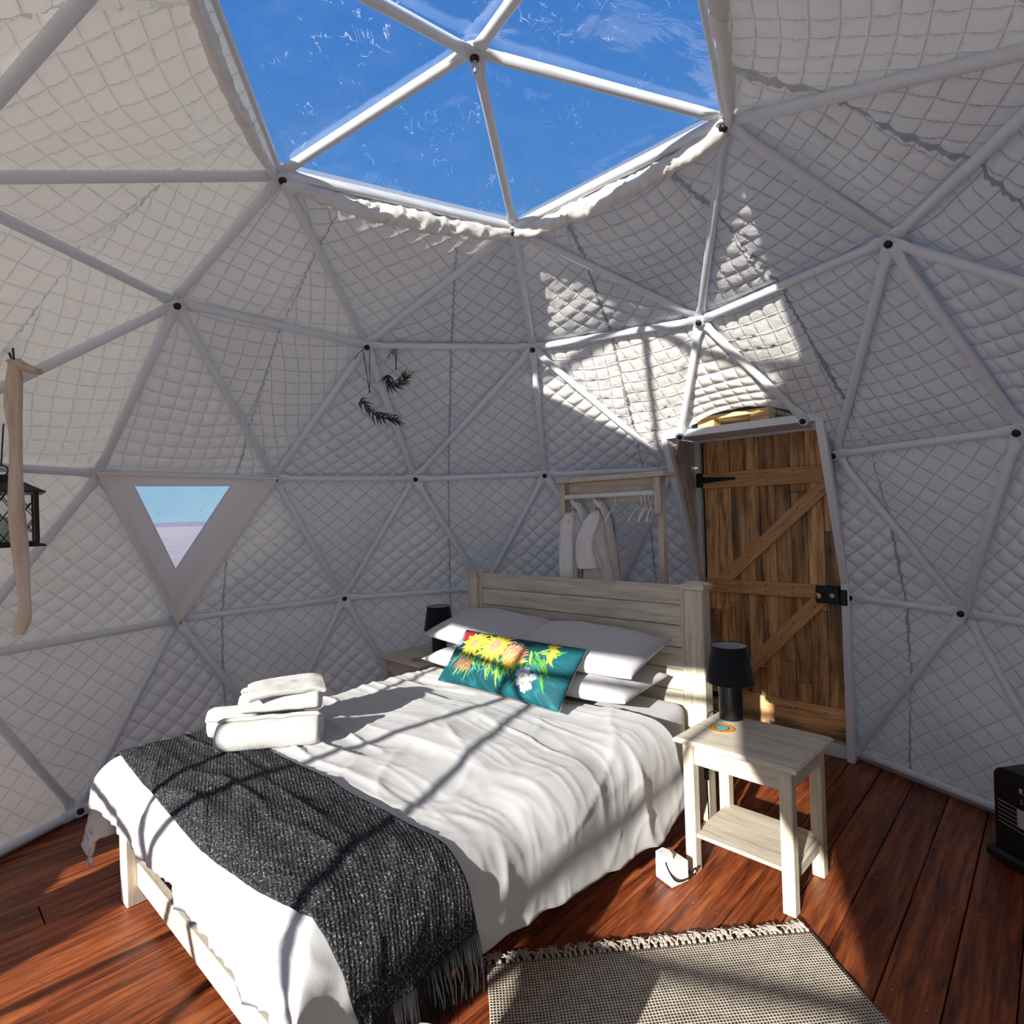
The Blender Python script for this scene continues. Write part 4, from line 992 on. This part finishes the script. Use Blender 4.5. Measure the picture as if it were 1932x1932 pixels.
# flex of the right lamp with an inline switch
P_ = lambda x, y: RT_LOC + Matrix.Rotation(RT_RZ, 3, 'Z') @ Vector((x, y, 0))
o = lampR.location
cb = [Vector((.951, .80, .575)) + Vector((-.05, -.01, 0)), P_(-.225, .185) + Vector((0, 0, .576)), P_(-.268, .150) + Vector((0, 0, .574)), P_(-.275, .125) + Vector((0, 0, .50)), P_(-.262, .09) + Vector((0, 0, .36)), P_(-.255, .08) + Vector((0, 0, .25)), P_(-.25, .07) + Vector((0, 0, .06)), P_(-.27, .03) + Vector((0, 0, .008))]
def smooth_path(p, n=6):
    out = []
    for i in range(len(p) - 1):
        p0, p1, p2, p3 = p[max(i - 1, 0)], p[i], p[i + 1], p[min(i + 2, len(p) - 1)]
        for k in range(n):
            t = k / n; out.append(.5 * ((2 * p1) + (p2 - p0) * t + (2 * p0 - 5 * p1 + 4 * p2 - p3) * t * t + (3 * p1 - p0 - 3 * p2 + p3) * t ** 3))
    return out + [p[-1]]
m = MB(); m.tube([q - o for q in smooth_path([Vector(c) for c in cb])], .0032, 8); cord_ = m.build('flex', M['blackmetal'], lampR)
obj('inline_switch', MB().box((0, 0, 0), (.022, .018, .055), .005).mesh('inline_switch'), M['blackmetal'], cord_, loc=(P_(-.258, .085) + Vector((0, 0, .31))) - o)
def coaster(x, y, z, rz, label):
    t = thing('coaster', label, 'coaster', (x, y, z), rz, 'round orange coasters')
    MB().lathe([(.055, 0), (.055, .004)], 40).build('disc', M['orange'], t)
    MB().lathe([(.031, .004), (.031, .0047)], 36).build('ring', M['navy'], t)
    MB().lathe([(.027, .0047), (.027, .0054)], 36).build('centre', M['teal'], t)
coaster(.881, .662, .57, 0, 'orange round coaster with teal centre beside the right lamp')
q = W(-1.955, -.235, .57); coaster(q.x, q.y, .57, 0, 'orange round coaster on the far bedside table in front of the left lamp')
# extension socket on the floor
ex = thing('extension_socket', 'white cube extension socket on the floor beside the bed', 'socket', (.628, .497, 0), 37 * D2R)
obj('housing', MB().box((0, 0, .046), (.098, .098, .088), .006).mesh('housing'), M['white_pl'], ex)
obj('socket_face', MB().box((.018, 0, .0905), (.045, .07, .003), .001).mesh('socket_face'), M['ivory'], ex)
pl = MB(); pl.prism([(-.030, -.026), (.012, -.030), (.022, 0), (.012, .030), (-.030, .026)], 0, .026, Matrix.Translation((-.022, .012, .0915))); pl.build('plug', M['white_pl'], ex)
m = MB(); m.tube(smooth_path([Vector((-.04, .0, .10)), Vector((-.055, -.045, .07)), Vector((-.03, -.062, .035)), Vector((.03, -.064, .030)), Vector((.075, -.055, .05)), Vector((.12, -.02, .012)), Vector((.2, .02, .005))]), .0033, 8); m.build('flex', M['blackmetal'], ex)

# ------------------------------------------------------------------ rug
RO = Vector((-.057, -.033, 0)); RXd = Vector((1.139, .257, 0)); RW = RXd.length; rx = RXd.normalized(); ry = Vector((rx.y, -rx.x, 0))
rug = thing('rug', 'brown and cream flat woven rug with yarn tassels along its edge', 'rug', RO, math.atan2(rx.y, rx.x))
nu, nv = 90, 120; U, V_ = np.meshgrid(np.linspace(0, 1, nu), np.linspace(0, 1, nv), indexing='ij'); u, v = U.ravel(), V_.ravel()
X = np.stack([u * RW * (1 + .03 * v) + .005 * vnoise(v * 8, u * 0, 0, 3) * np.where(u > .5, 1, -1) + .006 * v * 0, -v * 1.55, .009 + .003 * (vnoise(u * 7, v * 9, 0, 6) + .5 * vnoise(u * 15, v * 20, 0, 7))], 1)
rb = obj('weave', mesh_np('weave', X, grid_faces(nu, nv)), M['rug'], rug); so = rb.modifiers.new('thickness', 'SOLIDIFY'); so.thickness = .006; so.offset = -1
rng = random.Random(9); tmes = []
for q in range(5):
    m = MB(); m.lathe([(.004, -.002), (.007, .003), (.007, .007), (.004, .010)], 8, (0, .004, .002))
    for k in range(5):
        a = rng.uniform(-.9, .9); L = rng.uniform(.035, .055); s_ = rng.choice((-1, 1)) * rng.uniform(.2, .9)
        m.tube([(0, .006, .008), (math.sin(a) * L * .45, .006 + math.cos(a) * L * .5, .012 + rng.uniform(0, .008)), (math.sin(a + s_) * L, .006 + math.cos(a + s_ * .4) * L, .006 + rng.uniform(-.002, .006))], [.0026, .0024, .0016], 5)
    me = m.mesh('tassel'); me.materials.append(M['tassel']); tmes.append(me)
nt_ = 58
for k in range(nt_):
    obj('tassel', tmes[k % 5], None, rug, loc=(RW * (k + .5) / nt_ + rng.uniform(-.004, .004), .0, .003), rot=(0, 0, rng.uniform(-.35, .35)))

# ------------------------------------------------------------------ gas heater at the right edge
heat = thing('gas_heater', 'black gas heater with cream ceramic plaque at the right edge of the view', 'heater', (2.02, .75, 0), -72 * D2R)
hb = MB(); prof = [(0, .05), (0, .36)] + [(.0 + .05 * (1 - math.cos(a)), .36 + .045 * math.sin(a)) for a in np.linspace(.2, PI / 2, 6)]
wd_ = .42
poly = prof + [(wd_ - p[0], p[1]) for p in prof[::-1]]
hb.prism(poly, -.0, .26, Matrix(((1, 0, 0, 0), (0, 0, 1, 0), (0, 1, 0, 0), (0, 0, 0, 1)))); hb.build('body', M['blackmetal'], heat)
hp = MB(); hp.box((wd_ / 2, .12, .035), (wd_ + .05, .31, .05), .012); hp.build('plinth', M['blackmetal'], heat)
for x in (.03, wd_ - .03):
    for y in (.0, .24): obj('castor', MB().lathe([(.016, -.01), (.018, -.004), (.018, .004), (.016, .01)], 14, M=Matrix.Translation((x, y, .018)) @ Matrix.Rotation(PI / 2, 4, 'X')).mesh('castor'), M['blackmetal'], heat)
for k in range(6): obj('grille_bar', MB().tube([(.02, -.006, .265 - k * .018), (.20, -.028, .265 - k * .018), (wd_ - .02, -.006, .265 - k * .018)], .0016, 6).mesh('grille_bar'), M['washer'], heat)
for k in range(2): obj('ceramic_plaque', MB().box((.155 + k * .12, -.004, .222), (.11, .012, .075), .003).mesh('ceramic_plaque'), M['ceramic'], heat)
cu = bpy.data.curves.new('brand_text', 'FONT'); cu.body = 'R'; cu.size = .032; cu.extrude = .0006
tm = bpy.data.objects.new('tmp', cu); COL.objects.link(tm); bpy.context.view_layer.update()
me = bpy.data.meshes.new_from_object(tm.evaluated_get(bpy.context.evaluated_depsgraph_get())); bpy.data.objects.remove(tm)
me.materials.clear(); obj('lettering', me, M['white_pl'], heat, loc=(.105, -.001, .325), rot=(PI / 2, 0, 0))
kb = MB()
for i in range(2):
    for k in range(2): kb.box((.115 + i * .012, -.001, .300 - k * .012), (.004, .002, .003))
kb.build('indicator_marks', M['white_pl'], heat)

# ------------------------------------------------------------------ clothes rack with robes and hangers
RB = .33
rack = thing('clothes_rack', 'whitewashed open clothes rack standing behind the headboard', 'rack', W(-.74, RB, 0), TH)
def rbox(name, a0, a1, b0, b1, z0, z1, mt, bev=.003): return obj(name, MB().box((0, 0, 0), (a1 - a0, b1 - b0, z1 - z0), bev).mesh(name), mt, rack, loc=((a0 + a1) / 2, (b0 + b1) / 2, (z0 + z1) / 2))
for sa in (-1, 1):
    x0 = sa * .345 - .02
    rbox('post', x0, x0 + .04, .0, .045, 0, 1.735, M['whitewood_z']); rbox('bracket', x0 - .002, x0 + .042, -.03, .0, 1.52, 1.735, M['whitewood_z']); rbox('foot', x0, x0 + .04, -.15, .22, 0, .04, M['whitewood_y'])
rbox('top_board', -.375, .405, -.06, .10, 1.735, 1.762, M['whitewood']); rbox('back_board', -.325, .325, .02, .04, 1.60, 1.735, M['whitewood'])
rbox('base_rail', -.325, .325, .01, .035, .12, .18, M['whitewood'])
rd = MB(); rd.tube([(-.325, -.012, 1.645), (.325, -.012, 1.645)], .0165, 16); rd.build('rail', M['white_pl'], rack)
RZ_ = 1.645
def hanger_mesh():
    m = MB(); r = .0035
    hook = [Vector((.0, 0, -.062)), Vector((0, 0, -.03))] + [Vector((0, .0185 * math.sin(a) * -1 + .0, .0185 * math.cos(a) * 1.0 - 0.0)) for a in np.linspace(PI * .95, -PI * .35, 14)]
    m.tube([Vector((0, 0, -.075)), Vector((0, 0, -.04)), Vector((0, -.008, -.024))] + hook[3:], r, 8)
    sh = smooth_path([Vector((0, -.20, -.165)), Vector((0, -.14, -.125)), Vector((0, -.05, -.085)), Vector((0, 0, -.072)), Vector((0, .05, -.085)), Vector((0, .14, -.125)), Vector((0, .20, -.165))], 5)
    m.tube(sh, .0045, 8); m.tube([(0, -.20, -.165), (0, -.10, -.172), (0, .10, -.172), (0, .20, -.165)], .004, 8)
    for sy in (-1, 1): m.tube([(0, sy * .06, -.09), (0, sy * .055, -.105), (0, sy * .04, -.105), (0, sy * .036, -.09)], .003, 6)
    me = m.mesh('hanger'); me.materials.append(M['white_pl']); return me
hm = hanger_mesh()
def hang(a, yaw, label, tilt=0.):
    o = obj('hanger', hm, None); o.matrix_world = Matrix.Translation(W(-.74 + a, RB - .012, RZ_ + .0)) @ Matrix.Rotation(TH + yaw, 4, 'Z') @ Matrix.Rotation(tilt, 4, 'X')
    return tag(o, label, 'hanger', 'white hangers on the clothes rack')
hang(-.225, .26, 'white hanger inside the left bathrobe'); hang(-.055, .30, 'white hanger inside the right bathrobe')
hang(.055, .24, 'empty white hanger alone just right of the bathrobes')
hang(.235, .12, 'leftmost empty white hanger of the bunch at the right end of the rail'); hang(.262, .30, 'second empty white hanger of the bunch at the right end of the rail')
hang(.285, .20, 'third empty white hanger of the bunch at the right end of the rail'); hang(.305, .34, 'empty white hanger nearest the right post of the rack')
def robe(a, yaw, label, seed, sl_len):
    t = thing('bathrobe', label, 'robe', W(-.74 + a, RB - .012, RZ_ - .07), TH + yaw, 'white bathrobes on the rack')
    # local y runs along the hanger (front end of the rail side at -y), x is the thickness
    nz_, na = 70, 96; zz = np.linspace(0, 1, nz_)[:, None]; an = np.linspace(0, 2 * PI, na, endpoint=False)[None, :]
    H = 1.10
    wy = np.interp(zz, [0, .02, .05, .10, .14, .3, .7, 1], [.05, .07, .12, .175, .185, .175, .19, .21]); wx = np.interp(zz, [0, .03, .08, .2, .5, 1], [.03, .042, .055, .075, .105, .12])
    fold = 1 + (.20 * np.sin(an * 8 + seed + 3 * vnoise(an * 1.2, zz * 1.5, 0, seed)) + .16 * vnoise(np.cos(an) * 3, zz * 2.0, np.sin(an) * 3, seed + 1)) * np.clip(zz * 3.5 - .15, 0, 1)
    y = wy * np.sign(np.cos(an)) * np.abs(np.cos(an)) ** .8; x = wx * np.sign(np.sin(an)) * np.abs(np.sin(an)) ** .8 * fold
    z = -.005 - H * zz - .085 * np.clip(np.abs(y) / .18, 0, 1.2) ** 1.3 * np.clip(1 - zz * 6, 0, 1)
    obj('body', mesh_np('body', np.stack([x + 0 * z, y + 0 * z, z], -1).reshape(-1, 3), grid_faces(nz_, na, 0, True)), M['robe'], t)
    for s_ in (-1, 1):
        n1, n2 = 44, 40; l = np.linspace(0, 1, n1)[:, None]; a2 = np.linspace(0, 2 * PI, n2, endpoint=False)[None, :]
        cy = s_ * (.120 + .085 * np.clip(l * 2.2, 0, 1) ** .7 - .01 * l); cx = .0 - .035 * l + .02 * np.sin(l * 4 + seed)
        cz = -.035 - sl_len * l - .02 * np.clip(l * 5, 0, 1)
        r = np.interp(l, [0, .04, .12, .3, .6, 1], [.012, .030, .043, .046, .051, .058])
        fl = 1 + .16 * vnoise(np.cos(a2) * 2.4, l * 3, np.sin(a2) * 2.4, seed + 5 + s_) + .15 * np.sin(a2 * 5 + 3 * l + seed) * np.clip(l * 3, 0, 1) + .05 * ridge(l * 7 + .4 * np.sin(a2), np.cos(a2), seed + 9, 3)
        cuff = 1 + .14 * np.clip((l - .80) / .02, 0, 1)
        X = np.stack([cx + r * .95 * np.cos(a2) * fl * cuff, cy + r * .62 * np.sin(a2) * fl * cuff, cz + .35 * r * np.sin(a2) * s_ * -1 * np.clip(1 - l * 2, 0, 1) + 0 * a2], -1).reshape(-1, 3)
        sl_ = obj('sleeve', mesh_np('sleeve', X, grid_faces(n1, n2, 0, True)), M['robe'], t)
        so = sl_.modifiers.new('thickness', 'SOLIDIFY'); so.thickness = .007
    # shawl collar: broad flattened band from the nape down both front edges (front of the robe faces +x)
    for s_ in (-1, 1):
        pts = smooth_path([Vector((-.040, 0, .022)), Vector((-.012, s_ * .045, .030)), Vector((.034, s_ * .062, -.005)), Vector((.066, s_ * .066, -.10)), Vector((.080, s_ * .058, -.24)), Vector((.098, s_ * .04, -.45)), Vector((.112, s_ * .03, -.75))], 7)
        n = len(pts); m = 14; vs = []
        for i, p in enumerate(pts):
            d = (pts[min(i + 1, n - 1)] - pts[max(i - 1, 0)]).normalized(); out = Vector((.9, s_ * .45, .2)); out = (out - d * out.dot(d)).normalized(); sd = d.cross(out)
            wd = .014 + .018 * min(1, i / 10); th = .009
            for k in range(m): q = 2 * PI * k / m; vs.append(p + sd * math.cos(q) * wd + out * math.sin(q) * th)
        mb = MB(); mb.add(vs, [tuple(f) for f in grid_faces(n, m, 0, True)] + [tuple(range(m))[::-1], tuple((n - 1) * m + k for k in range(m))], True); mb.build('collar', M['robe'], t)
    m = MB(); m.tube(smooth_path([Vector((.10, -.17, -.53)), Vector((.135, -.1, -.55)), Vector((.14, 0, -.56)), Vector((.135, .1, -.55)), Vector((.1, .17, -.53))]), .014, 8); m.build('belt', M['robe'], t)
robe(-.225, .26, 'white terry bathrobe hanging at the left end of the rail', 401, .60); robe(-.055, .30, 'white terry bathrobe hanging second, right of the other robe', 405, .31)

# ------------------------------------------------------------------ hanging things
def stick():
    pts = [Vector(p) for p in ((-1.955, .088, 2.235), (-1.96, .096, 2.205), (-1.972, .095, 2.06), (-1.966, .096, 1.91), (-1.972, .096, 1.653), (-1.958, .1, 1.372), (-1.952, .101, 1.243), (-1.965, .1, 1.17), (-1.982, .099, 1.125))]
    pts = [CAM_POS + (p - CAM_POS) * .962 for p in pts]
    t = thing('driftwood_stick', 'long bare crooked stick hanging down from a dome strut at the left', 'stick', pts[0])
    m = MB(); sp = smooth_path(pts, 5); m.tube([p - pts[0] for p in sp], [.026 - .004 * math.sin(i * .5) - .004 * i / len(sp) for i in range(len(sp))], 12); m.build('shaft', M['stick'], t)
    m = MB(); m.tube([Vector((.01, 0, -.012)), Vector((.05, .015, -.035)), Vector((.095, .02, -.048))], [.02, .017, .012], 10); m.build('side_branch', M['stick'], t)
    m = MB(); m.tube(smooth_path([Vector((0, 0, -.03)), Vector((-.04, .02, .03)), Vector((-.075, .03, .075)), Vector((-.03, .02, .07)), Vector((.0, .0, -.01))]), .004, 6); m.build('cord_loop', M['cord'], t)
stick()
def lantern():
    c = Vector((-2.10, .15, 1.475)); t = thing('lantern', 'black metal lattice lantern hanging at the left edge behind the stick', 'lantern', c, 50 * D2R)
    h = .105
    def fr_(z0, z1, r0, r1, nm):
        m = MB(); m.add([(sx * r0, sy * r0, z0) for sx, sy in ((-1, -1), (1, -1), (1, 1), (-1, 1))] + [(sx * r1, sy * r1, z1) for sx, sy in ((-1, -1), (1, -1), (1, 1), (-1, 1))],
                        [(3, 2, 1, 0), (4, 5, 6, 7)] + [(i, (i + 1) % 4, 4 + (i + 1) % 4, 4 + i) for i in range(4)]); m.build(nm, M['blackmetal'], t)
    fr_(0, .010, h + .028, h + .024, 'base_plate'); fr_(.010, .022, h + .008, h + .006, 'base_step'); fr_(.225, .232, h + .030, h + .030, 'eave'); fr_(.232, .275, h + .024, .062, 'roof'); fr_(.275, .295, .046, .046, 'vent'); fr_(.295, .302, .058, .052, 'cap')
    for sx in (-1, 1):
        for sy in (-1, 1): obj('corner_post', MB().box((0, 0, 0), (.016, .016, .205), .002).mesh('corner_post'), M['blackmetal'], t, loc=(sx * h, sy * h, .123))
    for k in range(4):
        R = Matrix.Rotation(k * PI / 2, 4, 'Z'); m = MB()
        for q in range(-4, 5):
            for sgn in (-1, 1):
                # diagonal bars clipped to the pane
                pts = []
                for zz in np.linspace(.02, .225, 12):
                    x = q * .052 + sgn * (zz - .1225) * .62
                    if abs(x) < h - .006: pts.append(R @ Vector((x, -h, zz)))
                if len(pts) > 1: m.tube([pts[0], pts[-1]], .0022, 5)
        m.build('lattice', M['blackmetal'], t)
        g_ = MB(); g_.add([R @ Vector(p) for p in ((-h, -h + .004, .02), (h, -h + .004, .02), (h, -h + .004, .225), (-h, -h + .004, .225))], [(0, 1, 2, 3)]); g_.build('pane', M['glass'], t)
    cd_ = MB(); cd_.lathe([(.045, .012), (.047, .02), (.045, .12), (.03, .125)], 24); cd_.build('candle', M['candle'], t)
    m = MB(); m.tube([Vector((.022 * math.cos(a), 0, .323 + .022 * math.sin(a))) for a in np.linspace(0, 2 * PI, 20, endpoint=False)], .003, 6, False, closed=True); m.build('ring', M['blackmetal'], t)
    m = MB(); m.tube([Vector((0, 0, .34)), Vector((0.02, 0.0, .66))], .003, 6); m.build('hanging_cord', M['cord'], t)
lantern()
def air_plant(name, label, top, knot, stem, seed, loop2, globe, curl=0.0):
    t = thing(name, label, 'plant', top, 0, 'air plants hung from the dome frame'); o = Vector(top)
    m = MB(); m.tube([Vector((0, 0, 0)), Vector(knot) - o], .0022, 6); m.tube([Vector(loop2) - o, Vector(knot) - o], .0022, 6); m.lathe([(.003, -.006), (.007, 0), (.003, .006)], 8, tuple(Vector(knot) - o))
    m.tube(smooth_path([Vector((0, 0, -.02)), Vector((-.03, 0, -.04)), Vector((-.05, 0, -.07)), Vector((-.035, 0, -.05))]), .002, 5)
    m.build('twine_loop', M['cord'], t)
    sp = smooth_path([Vector(p) for p in stem], 8); rg = random.Random(seed); m = MB()
    m.tube([p - o for p in sp], [.008 - .003 * i / len(sp) for i in range(len(sp))], 6)
    n = 70
    for k in range(n):
        f = rg.random(); i0 = min(int(f * (len(sp) - 1)), len(sp) - 2); p = sp[i0]; d = (sp[i0 + 1] - sp[i0]).normalized()
        r = Vector((rg.gauss(0, 1), rg.gauss(0, 1), rg.gauss(0, 1))); r = (r - d * r.dot(d)).normalized(); L = rg.uniform(.03, .070)
        g1 = p - o; q1 = g1 + (r * .75 + d * .35) * L * .5; q2 = g1 + (r * .8 + d * .75 + Vector((0, 0, -.15))) * L
        m.tube([g1, q1, q2], [.0046, .0034, .0005], 5, False)
    for k in range(16):
        d = (sp[-1] - sp[-2]).normalized(); r = Vector((rg.gauss(0, 1), rg.gauss(0, 1), rg.gauss(0, 1))).normalized() * .7 + d; L = rg.uniform(.04, .065)
        m.tube([sp[-1] - o, sp[-1] - o + r * L * .6, sp[-1] - o + r * L + Vector((0, 0, -.006))], [.0034, .0024, .0004], 5, False)
    m.build('leaves', M['plant'], t)['kind'] = 'stuff'
    gc, gr = Vector(globe[0]) - o, globe[1]
    prof_ = [(max(gr * math.sin(a), .004), -gr * math.cos(a)) for a in np.linspace(.12, PI - .18, 20)]
    MB().lathe(prof_, 28, tuple(gc), cap0=False, cap1=False).build('glass_globe', M['glass'], t)
    return t
air_plant('air_plant', 'larger spiky air plant in a clear bauble, hung lowest from the hub', (-.969, 1.285, 2.56), (-.934, 1.285, 2.292), [(-.995, 1.285, 2.235), (-.955, 1.275, 2.215), (-.92, 1.285, 2.17), (-.87, 1.29, 2.14), (-.80, 1.30, 2.125)], 3, (-.925, 1.285, 2.555), ((-.925, 1.285, 2.215), .07))
t2 = air_plant('air_plant', 'smaller curled air plant on a short cord from the horizontal strut', (-.803, 1.375, 2.575), (-.798, 1.37, 2.442), [(-.845, 1.37, 2.40), (-.85, 1.355, 2.355), (-.815, 1.35, 2.335), (-.775, 1.36, 2.35), (-.75, 1.365, 2.375)], 5, (-.792, 1.375, 2.57), ((-.795, 1.36, 2.375), .06))
obj('leather_tag', MB().box((0, 0, 0), (.02, .006, .03), .003).mesh('leather_tag'), M['tan'], t2, loc=(-.012, -.008, -.035))

# ------------------------------------------------------------------ pouf whose corner shows at the bottom edge
def pouf():
    tip = Vector((-.118, -.596, 0)); dr = Vector((.33, -.94, 0)).normalized(); r, side = .075, .36
    t = thing('pouf', 'beige woven floor pouf, its rounded corner just showing at the bottom', 'pouf', tip + dr * (side / math.sqrt(2) - r * (math.sqrt(2) - 1)), math.atan2(dr.y, dr.x) + PI / 4)
    pts = []
    for cx, cy, a0 in ((1, 1, 0), (-1, 1, 1), (-1, -1, 2), (1, -1, 3)):
        for k in range(9): a = a0 * PI / 2 + k * PI / 16; pts.append((cx * (side / 2 - r) + r * math.cos(a), cy * (side / 2 - r) + r * math.sin(a)))
    m = MB(); vs = []; fs = []; n = len(pts); lv = [(.94, 0), (1, .02), (1.0, .275), (.97, .293), (.90, .30), (.5, .303), (.02, .304)]
    for s_, z in lv: vs += [(x * s_, y * s_, z) for x, y in pts]
    for i in range(len(lv) - 1): fs += [(i * n + k, i * n + (k + 1) % n, (i + 1) * n + (k + 1) % n, (i + 1) * n + k) for k in range(n)]
    fs.append(tuple(range(n))[::-1]); fs.append(tuple((len(lv) - 1) * n + k for k in range(n)))
    m.add(vs, fs, True); m.build('woven_cover', M['tassel'], t)
    m = MB(); m.tube([(x * .965, y * .965, .294) for x, y in pts], .006, 6, False, closed=True); m.build('piping', M['tassel'], t)
pouf()
